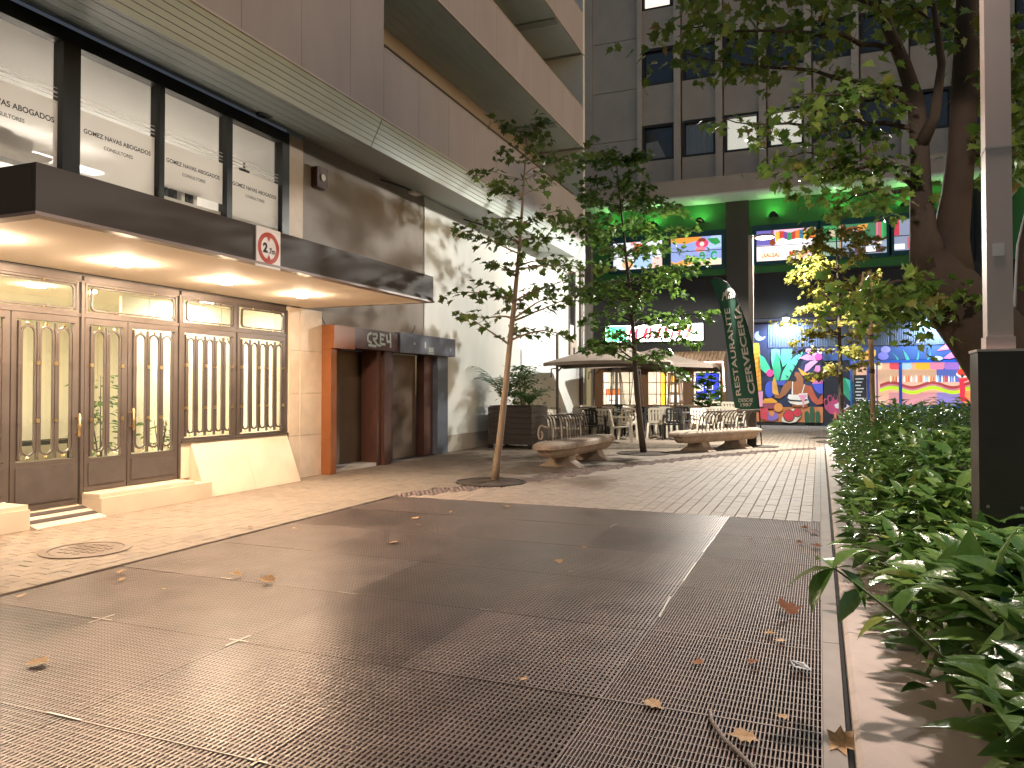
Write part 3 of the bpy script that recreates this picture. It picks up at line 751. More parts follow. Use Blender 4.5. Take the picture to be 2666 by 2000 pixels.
# ------------------------------------------------------------------ building across the end of the street
YB = 30.8
fy = FY(YB)
m_tower = mat('tower_panel', (.46, .395, .33), rough=.7, var=.1, scale=1.5, dirt=.15)
m_rib = mat('tower_rib', (.52, .455, .385), rough=.65, var=.08, scale=2)
m_wframe = mat('tower_window_frame', (.025, .022, .02), rough=.45)
m_tglass = mat('tower_glass', (.03, .032, .035), rough=.08, spec=.9)
m_curt = mat('pale_curtain', (.30, .30, .28), rough=.8, var=.15, scale=30, stretch=(1, 1, .02))
m_curtl = emat('lit_curtain', (.60, .58, .50), .75)
m_cornw = mat('cornice_white', (.66, .64, .60), rough=.7, var=.05)
m_green = mat('green_wall', (.06, .24, .065), rough=.7, var=.15, scale=1.2, bump=.1, bscale=40)
m_teal = mat('teal_frame', (.012, .075, .10), rough=.5, var=.1)
m_charc = mat('charcoal_wall', (.022, .021, .022), rough=.65, var=.15, scale=2)
m_col = mat('brown_column', (.07, .058, .052), rough=.6, var=.12, scale=2)
m_colL = mat('beige_column', (.22, .19, .165), rough=.65, var=.1, scale=2)
m_navy = mat('navy_wall', (.018, .028, .075), rough=.55, var=.15, scale=2)
T = thing('corner_tower', 'tall grey block with green lit mezzanine and painted shop front at street end', 'building', (-1, YB, 0))
def tp(name, m, *boxes, parent=None):
    mb = MB(fy)
    for a, b in boxes: mb.box(a, b)
    return mb.build(name, m, parent or T)
tp('tower_wall', m_tower, ((-16, 9.4, -.6), (18, 24, -.25)))
tp('blank_wall', m_tower, ((-16, 9.65, -.248), (-8.82, 24, .05)))
for (z0, z1) in ((9.65, 11.7), (11.71, 13.8), (13.81, 15.9), (15.91, 18)):
    tp('blank_panel', m_tower, ((-8.81, z0, -.24), (-6.92, z1 - .012, .02)))
tp('rib', m_rib, ((-6.9, 9.65, -.24), (-6.72, 24, .12)))
BW = 1.64
for k in range(12):
    u0 = -6.70 + k * BW
    tp('rib', m_rib, ((u0 + 1.30, 9.65, -.24), (u0 + 1.56, 24, .13)))
    for r, (z0, z1) in enumerate(((10.73, 12.2), (13.84, 15.36), (16.98, 18.5))):
        w = MB(fy).frame([(u0, z0), (u0 + 1.29, z0), (u0 + 1.29, z1), (u0, z1)], [(u0 + .09, z0 + .09), (u0 + 1.20, z0 + .09), (u0 + 1.20, z1 - .09), (u0 + .09, z1 - .09)], -.24, .0).build('window', m_wframe, T)
        MB(fy).box((u0 + .09, z0 + .09, -.16), (u0 + 1.20, z1 - .09, -.15)).build('pane', m_tglass if (r or k == 0 or k > 3) else m_glass, w)
        if r == 0 and 1 <= k <= 3:
            mc = m_curt if k == 1 else m_curtl
            mb = MB(fy); n = 26
            pts = [(u0 + .09 + 1.11 * i / n, -.20 + .018 * (i % 2)) for i in range(n + 1)]
            for a, b in zip(pts, pts[1:]): mb.add([(a[0], z0 + .1, a[1]), (b[0], z0 + .1, b[1]), (b[0], z1 - .1, b[1]), (a[0], z1 - .1, a[1])], [(0, 1, 2, 3)])
            mb.build('curtain', mc, w)
            if k == 2:
                for zz in (.45, .85): MB(fy).prism(ell(u0 + .85, z0 + zz, .10, .05, 12), -.178, -.172).build('lamp_glow', EM('ffffff', 2.5), w)
        if r == 0 and k == 0: MB(fy).prism([(u0 + .12, z0 + .1), (u0 + .95, z0 + .1), (u0 + .6, z0 + .85), (u0 + .12, z0 + .8)], -.149, -.146).build('blind', m_curt, w)
        if r == 2 and k == 0: MB(fy).box((u0 + .1, z0 + .1, -.149), (u0 + 1.1, z1 - .1, -.14)).build('lit_blind', EM('ffe6d0', .9), w)
    for (z0, z1) in ((9.66, 10.72), (12.21, 13.83), (15.37, 16.97)):
        tp('spandrel', m_tower, ((u0 - .02, z0, -.24), (u0 + 1.295, z1, .03)))
tp('black_band', m_black, ((-6.9, 9.42, -.24), (18, 9.64, .02)))  # plain black strip running above the cornice slab
# projecting cornice slab with a white underside
tp('cornice', m_tower, ((-16, 8.80, -.3), (18, 9.42, 1.5)))
tp('cornice_soffit', m_cornw, ((-8.8, 8.76, .001), (18, 8.797, 1.49)))
k = 0
u = -8.8
while u < 17.9:
    tp('soffit_tile', m_cornw, ((u + .006, 8.745, .02), (u + .594, 8.759, 1.47))); u += .6
# columns
tp('column', m_colL, ((-9.25, 0, -.3), (-8.815, 8.79, .35)))
tp('column', m_col, ((-3.38, 0, -.3), (-2.52, 8.74, .12)))
tp('column', m_charc, ((4.93, 3.9, -.3), (6.2, 8.74, .12)))
for u in (5.0, 5.09, 5.3, 5.5, 5.7): tp('rain_pipe', m_black, ((u, 5.9, .121), (u + .045, 8.74, .17)))
# green mezzanine
for (u0, u1) in ((-8.81, -3.385), (-2.515, 4.925), (6.205, 14)):
    tp('green_wall', m_green, ((u0, 5.87, -.3), (u1, 8.74, -.002)))
    tp('ledge', m_charc, ((u0 + .003, 5.80, -.3), (u1 - .003, 5.868, .10)))
    tp('charcoal_wall', m_charc, ((u0, 4.30 if u0 < -3 else 4.12, -.3), (u1, 5.797, .0)))
m_wash = emat('wash_lamp', (.35, 1, .30), 26)
for u in (-7.9, -6.2, -4.35, -1.6, .65, 2.9, 4.5, 8):
    f_ = MB(fy).lathe([(.10, 0), (.12, .05), (.10, .10)], (u, 8.03, .45), 16).build('wash_light', m_black, T)
    MB(fy).box((u - .16, 8.02, .02), (u + .16, 8.04, .44)).build('tray', m_black, f_)
    MB(fy).box((u - .16, 8.042, .43), (u + .16, 8.07, .44)).build('tray', m_black, f_)
    MB(fy).box((u - .14, 8.045, .22), (u + .14, 8.06, .42)).build('lamp_lens', m_wash, f_)
# mezzanine windows : backlit posters behind glass
def mez(u0, u1, v0, v1):
    w = MB(fy).frame([(u0 - .16, v0 - .16), (u1 + .16, v0 - .16), (u1 + .16, v1 + .22), (u0 - .16, v1 + .22)], [(u0, v0), (u1, v0), (u1, v1), (u0, v1)], -.02, .06).build('mezzanine_window', m_teal, T)
    return w
class Art:
    """flat print on one plane: shapes in 0..1 coordinates of a rectangle, each layer a little prouder"""
    def __init__(s, owner, u0, u1, v0, v1, w, emit=None, tf=None):
        s.o = owner; s.r = (u0, u1, v0, v1); s.w = w; s.e = emit; s.tf = tf or fy
    def m(s, h): return EM(h, s.e) if s.e else P(h)
    def p(s, name, h, pts):
        u0, u1, v0, v1 = s.r
        q = [(u0 + a * (u1 - u0), v0 + b * (v1 - v0)) for a, b in pts]
        o = MB(s.tf).prism(q, s.w, s.w + .003).build(name, s.m(h), s.o); s.w += .0042; return o
    def rect(s, name, h, a0, a1, b0, b1): return s.p(name, h, [(a0, b0), (a1, b0), (a1, b1), (a0, b1)])
    def ell(s, name, h, cx, cy, rx, ry, n=18): return s.p(name, h, ell(cx, cy, rx, ry, n))
E1 = 1.1
def gl(w, u0, u1, v0, v1): MB(fy).box((u0, v0, .052), (u1, v1, .056)).build('pane', m_glass, w)
# window 1 (two leaves)
w = mez(-7.94, -5.9, 6.32, 7.44)
A = Art(w, -7.94, -5.9, 6.32, 7.44, -.001, E1)
A.rect('poster', 'dfe0ea', 0, 1, 0, 1); A.rect('print_shape', 'a9c6ea', .42, .8, .05, .75); A.ell('print_shape', 'c8402f', .52, .78, .1, .16); A.ell('print_shape', 'cf5a62', .68, .7, .08, .15)
A.ell('print_shape', 'f2b48a', .3, .2, .12, .2); A.rect('print_shape', 'f0c7bf', .8, 1, 0, .4); A.ell('print_shape', '5c4a44', .18, .72, .09, .18); A.rect('print_shape', 'e88b9a', .36, .48, .88, 1)
A.rect('rail', '1c2a33', 0, 1, .475, .5); gl(w, -7.94, -5.9, 6.32, 7.44)
w = mez(-5.55, -3.56, 6.31, 7.47)
A = Art(w, -5.55, -3.56, 6.31, 7.47, -.001, E1)
A.rect('poster', '8fa0d8', 0, 1, 0, 1); A.p('print_shape', 'f0a95c', [(0, .0), (.45, .0), (.42, .16), (.25, .24), (.1, .14), (0, .2)]); A.p('print_shape', 'f3d9c0', [(.3, 0), (1, 0), (1, .2), (.85, .26), (.62, .2), (.45, .1)])
A.p('print_shape', 'e8933c', [(0, .85), (.3, .78), (.55, .88), (.6, 1), (0, 1)]); A.p('print_shape', 'a9c2ec', [(.7, .55), (1, .6), (1, 1), (.8, 1)]); A.p('print_leaf', '2f8f4a', [(.72, .92), (.92, .92), (.99, .75), (.88, .68), (.78, .78)])
A.ell('print_flower', 'e0466e', .62, .76, .13, .16); A.ell('print_flower', 'ef7d8e', .58, .56, .10, .09); A.ell('print_shape', '8a3a30', .62, .88, .08, .07); A.ell('print_face', 'ecd9c6', .62, .74, .045, .08)
A.rect('rail', '1c2a33', 0, 1, .50, .525)
m_gl = EM('12a05a', 1.0)
for k, ch in enumerate(('O', 'C')): text('lettering', ch, .05, fy, -4.31 + k * .45, 6.68, A.w + .001, .22 if k == 0 else .24, m_gl, w, height=.36)
gl(w, -5.55, -3.56, 6.31, 7.47)
# window 2
w = mez(-2.24, -.11, 6.33, 7.51)
A = Art(w, -2.24, -.11, 6.33, 7.51, -.001, E1)
A.rect('poster', 'dfd3dc', 0, 1, 0, 1); A.rect('print_shape', '6a5fae', 0, .32, .52, 1); A.p('print_shape', 'e9b9cf', [(.3, .85), (1, .9), (1, 1), (.3, 1)])
for k, h in enumerate(('d8b13a', 'c0392b', '7b3f87', '2e8b57', 'b33a2a', 'e07a2a', '3f6f8f', 'd8b13a', 'c0582b', 'd0742f')):
    a = .33 + k * .067; dz = .05 * sin(k * 1.3); A.p('print_stripe', h, [(a, .62 + dz), (a + .067, .62 + .05 * sin((k + 1) * 1.3)), (a + .067, .92 + .04 * sin((k + 1) * 1.3)), (a, .92 + .04 * sin(k * 1.3))])
A.p('print_shape', 'f4f4f4', [(.34, .5), (.36, .66), (.45, .72), (.55, .62), (.7, .68), (.85, .62), (.98, .66), (1, .5)]); A.p('print_guitar', '7a3b1e', [(.25, .98), (.28, .98), (.29, .7), (.34, .56), (.28, .48), (.22, .56), (.25, .7)])
A.p('print_piano', 'f2efe0', [(.5, .3), (.9, .45), (.92, .3), (.54, .1)]); A.rect('print_shape', 'd94f3d', .56, .68, .13, .26); A.p('print_hand', 'e8927c', [(.72, .1), (.8, .4), (.86, .28), (.95, .34), (.88, .16), (.8, .04)])
A.rect('salsa_card', 'eddcc4', .02, .46, .02, .45)
A.rect('rail', '1c2a33', 0, 1, .475, .495)
cs = ['d9a441', 'd9772a', 'c0582b', 'c9532f', '7a9aa8', 'c8402f', 'd9a441']
text('lettering', '¡SALSA¡', .03, fy, -1.72, 6.52, A.w + .001, .62, EM('c8642f', .95), w, height=.2)
gl(w, -2.24, -.11, 6.33, 7.51)
# window 3
w = mez(.15, 2.30, 6.38, 7.52)
A = Art(w, .15, 2.30, 6.38, 7.52, -.001, E1 * .8)
A.rect('poster', '9ab6a4', 0, 1, 0, 1); A.rect('print_shape', '3f9a56', 0, .25, .5, 1); A.rect('print_shape', 'b48a6a', .26, .33, 0, 1); A.p('print_shape', 'd8bfa0', [(.08, .6), (.2, .62), (.18, .85), (.1, .85)])
A.rect('print_shape', '3f7a52', .34, 1, .52, 1); A.ell('print_hat', '8a4a24', .5, .82, .16, .10); A.p('print_hat', 'e8a13a', [(.55, .8), (.68, .78), (.72, .98), (.56, .95)]); A.ell('print_face', 'e6dccb', .5, .68, .06, .13)
for k, h in enumerate(('e0708e', 'd8506e', '3fae5a', '2f8f4a')): A.rect('print_stripe', h, .84 + k * .04, .875 + k * .04, .5, 1)
A.rect('print_shape', '8f9fb8', .3, 1, 0, .42); A.rect('print_shape', '5a3f46', .5, .95, .02, .22); A.rect('lit_tray', 'fafafa', .68, .83, .06, .22)
for k in range(6): A.ell('print_shape', ('d88a6a', 'ecd2c0')[k % 2], .52 + k * .075, .32, .03, .06, 8)
A.rect('rail', '1c2a33', 0, 1, .44, .47); A.rect('rail', '1c2a33', .29, .31, 0, 1); gl(w, .15, 2.30, 6.38, 7.52)
# window 4
w = mez(2.55, 4.70, 6.42, 7.55)
A = Art(w, 2.55, 4.70, 6.42, 7.55, -.001, E1 * .8)
A.rect('poster', '8d93ae', 0, 1, 0, 1); A.rect('print_shape', 'c8324a', 0, .08, .5, 1); A.rect('print_shape', 'c45a72', .2, .62, .05, .42); A.rect('lit_tray', 'fafafa', 0, .16, .05, .22); A.rect('print_shape', 'b8d0ec', .75, 1, .55, 1)
A.p('print_shape', 'e8c23a', [(.72, .55), (.8, .55), (.82, .85), (.74, .8)]); A.p('print_shape', 'd0303a', [(.8, .6), (.92, .56), (.95, .8), (.85, .88)]); A.rect('rail', '1c2a33', 0, 1, .46, .49); A.rect('print_shape', '9a3a52', .68, 1, 0, .42)
A.w += .001; A.e = 3.5; A.p('bright_screen', 'fbf2ff', [(.74, .04), (.97, .04), (.97, .36), (.70, .36)]); gl(w, 2.55, 4.70, 6.42, 7.55)

# restaurant front on the left part ---------------------------------------------------
m_rwood = mat('brown_timber', (.16, .075, .03), rough=.5, var=.25, scale=5, stretch=(1, 1, .2))
m_rtile = mat('clay_roof_tile', (.33, .20, .11), rough=.7, var=.3, scale=6)
m_yel = mat('yellow_wall', (.62, .50, .26), rough=.8, var=.08)
tp('sign_band', m_charc, ((-8.81, 2.9, -.3), (-3.385, 4.297, -.02)))
sb = thing('lightbox_sign', 'glowing white lightbox sign with red letters and green end over terrace', 'sign', (-6.25, YB, 3.3))
MB(fy).box((-8.27, 3.28, -.018), (-4.24, 4.03, .16)).build('sign_box', m_black, sb)
m_sign = emat('sign_light', (.95, 1, .96), 9)
MB(fy).box((-8.23, 3.32, .161), (-4.28, 3.99, .175)).build('sign_face', m_sign, sb)
MB(fy).box((-8.22, 3.33, .1765), (-7.35, 3.98, .179)).build('green_field', emat('sign_green', (.08, .9, .35), 4), sb)
m_sred = emat('sign_red_letter', (.9, .03, .06), 3)
xq = -7.3
for k in range(9):
    wd = .26 + .07 * ((k * 7) % 3)
    MB(fy).prism([(xq, 3.42), (xq + wd * .35, 3.42), (xq + wd * (.5 if k % 2 else .75), 3.88), (xq + wd * (.15 if k % 2 else .4), 3.88)], .1765, .179).build('letter_stroke', m_sred, sb)
    xq += .29
MB(fy).prism([(-4.86, 3.40), (-4.80, 3.40), (-4.88, 3.9), (-4.95, 3.9)], .1765, .179).build('letter_stroke', emat('sign_orange', (1, .35, .05), 3), sb)
# pent roof of clay tiles
rf = tp('tile_roof', m_rtile, ((-8.80, 2.82, -.018), (-3.39, 2.88, .02)))
for i_ in range(24):
    for j_ in range(4):
        u0 = -6.9 + i_ * .145; v0 = 2.86 - j_ * .125; w0 = .02 + j_ * .24
        mb = MB(fy); n = 5
        for k in range(n + 1):
            a = pi * k / n
            for e in (0, 1): mb.v.append(fy(u0 + .07 - .07 * cos(a), v0 + .035 * sin(a) - e * .14, w0 + e * .27))
        mb.f = [(2 * k, 2 * k + 1, 2 * k + 3, 2 * k + 2) for k in range(n)]
        mb.build('roof_tile', m_rtile, rf)
tp('eave_board', m_rwood, ((-6.95, 2.24, .9), (-3.4, 2.34, 1.0)))
m_neon = emat('neon_tube', (1, .72, .62), 9)
for pts in ([(-5.1, 2.40, 1.02), (-3.42, 2.42, 1.02)], [(-3.42, 2.42, 1.02), (-3.36, 1.3, 1.02)]):
    MB(fy).tube(pts, .022, 8).build('neon_tube', m_neon, T)
tp('eave_post', m_rwood, ((-3.46, 0, .86), (-3.36, 2.24, .96)))
# restaurant wall with windows and a lit room behind
tp('timber_wall', m_rwood, ((-8.8, 0, -.3), (-8.45, 2.815, .0)), ((-8.45, 0, -.3), (-3.39, .70, .0)), ((-8.45, 2.12, -.3), (-3.39, 2.815, .0)), ((-6.9, .7, -.3), (-6.55, 2.12, .0)), ((-5.05, .7, -.3), (-4.72, 2.12, .0)), ((-3.6, .7, -.3), (-3.39, 2.12, .0)))
tp('yellow_jamb', m_yel, ((-9.0, 0, .36), (-8.83, 2.6, .40)))
rr = tp('dining_room', m_intw, ((-8.8, 0, -3.4), (-3.4, .05, -.31)), ((-8.8, 2.6, -3.4), (-3.4, 2.65, -.31)), ((-8.8, .05, -3.45), (-3.4, 2.6, -3.4)), ((-8.85, .05, -3.4), (-8.8, 2.6, -.31)), ((-3.4, .05, -3.4), (-3.35, 2.6, -.31)))
m_rlamp = emat('dining_lamp', (1, .86, .66), 60)
for u in (-7.8, -6.6, -5.4, -4.2): MB(fy).box((u - .3, 2.57, -1.8), (u + .3, 2.595, -1.5)).build('ceiling_lamp', m_rlamp, rr)
for (u0, u1, nu, nv) in ((-8.45, -6.9, 4, 3), (-6.55, -5.05, 4, 3), (-4.72, -3.6, 3, 3)):
    w = MB(fy).frame([(u0, .7), (u1, .7), (u1, 2.12), (u0, 2.12)], [(u0 + .04, .74), (u1 - .04, .74), (u1 - .04, 2.08), (u0 + .04, 2.08)], -.12, -.02).build('restaurant_window', m_rwood, T)
    for k in range(1, nu): MB(fy).box((u0 + (u1 - u0) * k / nu - .015, .74, -.09), (u0 + (u1 - u0) * k / nu + .015, 2.08, -.05)).build('glazing_bar', m_rwood, w)
    for k in range(1, nv): MB(fy).box((u0 + .04, .7 + 1.42 * k / nv - .015, -.092), (u1 - .04, .7 + 1.42 * k / nv + .015, -.048)).build('glazing_bar', m_rwood, w)
    MB(fy).box((u0 + .04, .74, -.075), (u1 - .04, 2.08, -.07)).build('pane', m_glass, w)
# things seen through the panes
def screen(name, label, u0, u1, v0, v1, w0, shapes, cat='screen'):
    t = thing(name, label, cat, ((u0 + u1) / 2, YB - w0, v0))
    MB(fy).box((u0 - .03, v0 - .03, w0 - .05), (u1 + .03, v1 + .03, w0 - .002)).build('casing', m_black, t)
    A = Art(t, u0, u1, v0, v1, w0, 1.6)
    A.e = 2.2
    for h, a in shapes: A.rect('picture', h, *a)
    return t
screen('television', 'screen with blue and white picture in restaurant window', -4.6, -3.75, 1.0, 2.0, -.35, [('2a34d8', (0, 1, 0, 1)), ('e8ecff', (.02, .3, .3, .62)), ('cfd8ff', (.4, .75, .35, .62)), ('2b3140', (.45, .68, .38, .55)), ('f0c040', (.0, .1, .3, .5)), ('ffffff', (.3, .5, .72, .82)), ('ffffff', (.6, .9, .76, .86)), ('b9bfe8', (.35, .7, .02, .22))])
screen('poster_board', 'board with framed notices behind the middle restaurant window', -5.75, -5.15, .8, 2.02, -.4, [('6a4a30', (0, 1, 0, 1)), ('ffb42a', (.15, .6, .72, .92)), ('f0d9b0', (.12, .65, .38, .62)), ('d8c8c0', (.1, .7, .04, .28)), ('b8a090', (.75, .98, .1, .9))], 'notice board')
screen('menu_board', 'orange topped menu board behind the first restaurant window', -8.35, -7.75, .75, 1.35, -.4, [('e8e0d0', (0, 1, 0, 1)), ('d8602a', (0, 1, .62, 1)), ('9a8a7a', (.15, .8, .2, .3))], 'notice board')
screen('yellow_panel', 'tall yellow lit panel between restaurant windows', -6.05, -5.9, .74, 2.05, -.38, [('ffb82a', (0, 1, 0, 1))], 'panel')

# painted shop front -------------------------------------------------------------------
def mz(x, y): return ony(1950 + x / 4.88, 780 + y / 4.88, YB)      # mural close-up coordinates
def sz(x, y): return ony(2230 + x / 5.184, 800 + y / 5.184, YB)    # shop window close-up coordinates
class Mural:
    def __init__(s, owner, f, w, emit=None): s.o = owner; s.f = f; s.w = w; s.e = emit
    def p(s, name, h, pts):
        o = MB(fy).prism([s.f(*q) for q in pts], s.w, s.w + .003).build(name, EM(h, s.e) if s.e else P(h), s.o); s.w += .0042; return o
    def rect(s, name, h, x0, y0, x1, y1): return s.p(name, h, [(x0, y0), (x1, y0), (x1, y1), (x0, y1)])
    def ell(s, name, h, cx, cy, rx, ry, n=18): return s.p(name, h, ell(cx, cy, rx, ry, n))
tp('shop_wall', m_navy, ((-2.51, 0, -.3), (.02, 4.10, .0)), ((.02, 2.45, -.3), (5.4, 4.10, .0)), ((.02, 0, -.3), (1.05, 2.45, -.15)), ((1.05, 0, -.3), (5.4, .80, .0)))
m_corr = mat('corrugated_sheet', (.18, .22, .30), rough=.35, metal=.4, var=.08, scale=2)
def corr(u0, u1, v0, v1):
    mb = MB(fy); n = int((u1 - u0) / .055) * 2
    for i_ in range(n):
        a = u0 + (u1 - u0) * i_ / n; b = u0 + (u1 - u0) * (i_ + 1) / n; wa, wb = (.02, .06) if i_ % 2 else (.06, .02)
        wa = .02 + .04 * (i_ % 2); wb = .02 + .04 * ((i_ + 1) % 2)
        mb.add([(a, v0, wa), (b, v0, wb), (b, v1, wb), (a, v1, wa)], [(0, 1, 2, 3)])
    return mb.build('corrugated_panel', m_corr, T)
corr(-1.85, .55, 2.98, 3.9); corr(.75, 2.35, 2.98, 3.9); corr(2.42, 4.75, 2.98, 3.9)
tp('shop_ledge', m_charc, ((-2.5, 3.93, .001), (5.3, 3.98, .45)))
m_cool = emat('cool_lamp', (.62, .82, 1), 60)
for u in (-1.17, 3.79):
    f_ = MB(fy).lathe([(.05, 0), (.07, .06), (.045, .10)], (u, 4.10, .12), 14).build('spot_lamp', m_black, T)
    MB(fy).box((u - .10, 4.03, .20), (u + .10, 4.08, .42)).build('lamp_head', m_cool, f_)
    q = lamp('spot_beam', 'SPOT', (u, YB - .9, 3.86), 500, (.66, .82, 1), None, spot_size=radians(150), spot_blend=.6, shadow_soft_size=.08)
    q.rotation_euler = (radians(32), 0, 0); q.parent = f_; q.location = Vector((u, YB - .62, 3.9)) - org(f_)
mu = tp('mural_panel', P('16224a'), ((-2.41, .13, .001), (.05, 3.92, .03)))
tp('mural_foot', m_black, ((-2.41, 0, .001), (.05, .128, .04)))
Q = Mural(mu, mz, .031)
Q.rect('painted_sky', '1d3158', 245, 640, 930, 1360); Q.rect('painted_table', 'd88a55', 62, 1366, 936, 1566)
Q.p('painted_moon', '8fa2f0', [(130, 402), (100, 410), (75, 440), (72, 475), (90, 510), (130, 526), (175, 515), (205, 490), (214, 465), (180, 478), (145, 470), (125, 440)])
Q.p('painted_column', 'e8a52a', [(55, 590), (60, 560), (95, 548), (130, 558), (138, 590), (160, 1160), (106, 1160)])
for k in range(9): Q.p('painted_band', 'b8721e', [(60 + k * 4, 640 + k * 58), (142 + k * 2, 610 + k * 58), (142 + k * 2, 616 + k * 58), (60 + k * 4, 648 + k * 58)])
for h, pts in (('3fc48f', [(140, 700), (200, 740), (275, 880), (215, 940), (150, 880)]), ('2fae7a', [(330, 640), (390, 760), (410, 900), (380, 1030), (330, 1030), (300, 850)]), ('66d9a4', [(290, 640), (345, 628), (395, 640), (402, 760), (350, 670), (300, 860), (284, 740)]),
               ('4fc492', [(420, 632), (545, 630), (552, 730), (520, 790), (430, 860), (405, 760)]), ('57d0a0', [(705, 655), (640, 760), (560, 900), (500, 1020), (398, 1030), (430, 920), (500, 800), (620, 700)])):
    Q.p('painted_leaf', h, pts)
for k in range(4): Q.p('leaf_notch', '1d3158', [(640 - k * 45, 770 + k * 70), (595 - k * 45, 745 + k * 70), (630 - k * 45, 790 + k * 70)])
for h, pts in (('f2a3d6', [(690, 630), (800, 625), (880, 700), (850, 730), (760, 690)]), ('e88cc8', [(640, 745), (740, 695), (860, 730), (850, 770), (740, 775)]), ('f0a0d4', [(840, 770), (780, 790), (720, 830), (700, 930), (760, 900), (830, 830), (880, 790)]),
               ('e58ac4', [(850, 840), (905, 840), (908, 900), (865, 975), (830, 900)]), ('e9d6f4', [(850, 628), (930, 628), (930, 690), (890, 700)])): Q.p('painted_petal', h, pts)
Q.ell('flower_eye', 'e04ea0', 885, 730, 48, 45)
Q.ell('painted_ball', 'e8408e', 270, 935, 45, 48); Q.ell('painted_jug', '3b57d0', 262, 1145, 56, 105); Q.p('painted_water', '3d52b8', [(250, 1040), (480, 1030), (440, 1090), (300, 1090)])
Q.p('painted_peel', 'e8a83a', [(320, 980), (350, 1050), (385, 1230), (350, 1245), (300, 1180), (298, 1060)])
Q.p('painted_arm', '9a6038', [(395, 1260), (330, 1250), (320, 1200), (385, 1215), (440, 1090), (500, 1030), (560, 1035), (550, 1110), (470, 1210)])
Q.p('painted_body', 'a8643a', [(600, 1010), (580, 960), (590, 920), (640, 930), (690, 1000), (690, 1070), (740, 1090), (750, 1200), (740, 1365), (550, 1365), (535, 1210), (545, 1060)])
Q.p('painted_arm', 'c0583c', [(715, 1090), (790, 1100), (850, 1230), (880, 1270), (935, 1190), (937, 1320), (860, 1340), (800, 1290), (750, 1200)])
Q.p('painted_hair', '14182c', [(560, 960), (600, 985), (610, 1030), (560, 1050), (500, 1010)])
Q.p('painted_top', 'f2eee6', [(505, 1206), (620, 1210), (640, 1195), (742, 1190), (740, 1250), (765, 1310), (700, 1335), (620, 1340), (530, 1320), (500, 1290), (520, 1270), (490, 1250)]); Q.p('painted_stripe', '2c2c34', [(505, 1268), (650, 1280), (740, 1262), (745, 1282), (650, 1300), (510, 1290)])
Q.p('painted_strap', 'f2eee6', [(552, 1040), (562, 1040), (560, 1205), (544, 1205)]); Q.p('painted_strap', 'f2eee6', [(702, 1080), (712, 1080), (680, 1190), (668, 1190)])
Q.p('painted_fruit', 'f0b03a', [(626, 868), (700, 915), (852, 1020), (815, 1055), (740, 1010), (665, 950)])
Q.p('painted_bowl', '4858d0', [(800, 1075), (930, 1060), (937, 1060), (937, 1200), (890, 1195), (840, 1150)]); Q.p('painted_cream', 'e07ac0', [(810, 1060), (850, 1025), (935, 1020), (937, 1065), (800, 1075)])
Q.p('painted_glass', 'e8a0b8', [(620, 1210), (740, 1205), (700, 1300), (695, 1370), (680, 1370), (680, 1300)])
Q.p('painted_bowl', '9a4a5c', [(155, 1320), (360, 1300), (350, 1370), (300, 1385), (200, 1390)]); Q.p('painted_fruit', 'e8a52a', [(155, 1318), (200, 1260), (290, 1250), (350, 1285), (365, 1310)]); Q.ell('painted_orange', 'e89a4a', 375, 1370, 56, 56)
Q.ell('painted_plate', '8a72c4', 290, 1480, 85, 60); Q.ell('painted_orange', 'e8924a', 292, 1446, 32, 32); Q.p('painted_cup', 'e8a0c0', [(115, 1168), (180, 1165), (178, 1360), (120, 1360)]); Q.p('painted_cup', 'd8485a', [(125, 1385), (245, 1380), (240, 1540), (130, 1500)])
Q.p('painted_plate', 'f2ece0', [(420, 1550), (415, 1510), (470, 1430), (560, 1385), (640, 1385), (675, 1420), (660, 1480), (600, 1550), (520, 1566)])
for (cx, cy, r) in ((510, 1475, 76), (615, 1435, 56)):
    Q.ell('melon_rind', '3a5a34', cx, cy, r, r * 1.05); Q.ell('melon_flesh', 'd8344a', cx, cy - 3, r * .85, r * .9)
for cx in (735, 800, 870): Q.p('painted_cactus', '1f5a3e', [(cx - 28, 1560), (cx - 30, 1440 - (60 if cx == 800 else 0)), (cx - 12, 1415 - (60 if cx == 800 else 0)), (cx + 12, 1415 - (60 if cx == 800 else 0)), (cx + 28, 1440 - (60 if cx == 800 else 0)), (cx + 26, 1560)])
# recessed painted bay beside it
mu2 = tp('painted_bay', P('141c30'), ((.07, .1, -.149), (1.04, 2.44, -.12)))
Q = Mural(mu2, mz, -.119)
Q.p('painted_leaf', '2f9f72', [(1165, 990), (1240, 1000), (1360, 1160), (1355, 1260), (1300, 1310), (1200, 1200), (1165, 1120)]); Q.p('painted_leaf', '4fd0a0', [(1220, 1000), (1350, 1050), (1360, 1230), (1290, 1170)])
Q.p('painted_hand', 'c44a7c', [(945, 1280), (960, 1250), (990, 1270), (1000, 1220), (1040, 1210), (1060, 1250), (1090, 1200), (1125, 1220), (1130, 1300), (1280, 1380), (1240, 1430), (1120, 1470), (1020, 1450), (960, 1380)])
for (cx, cy) in ((980, 1305), (1030, 1262), (1100, 1240)): Q.ell('hand_pad', '2c2233', cx, cy, 22, 36, 12)
Q.p('painted_eye', 'e8e4ee', [(1080, 1340), (1180, 1290), (1285, 1360), (1200, 1400), (1100, 1380)]); Q.ell('painted_iris', '2c2440', 1205, 1345, 36, 34); Q.p('painted_stem', 'd8825a', [(1080, 1430), (1105, 1430), (1110, 1520), (1040, 1535), (1075, 1510)])
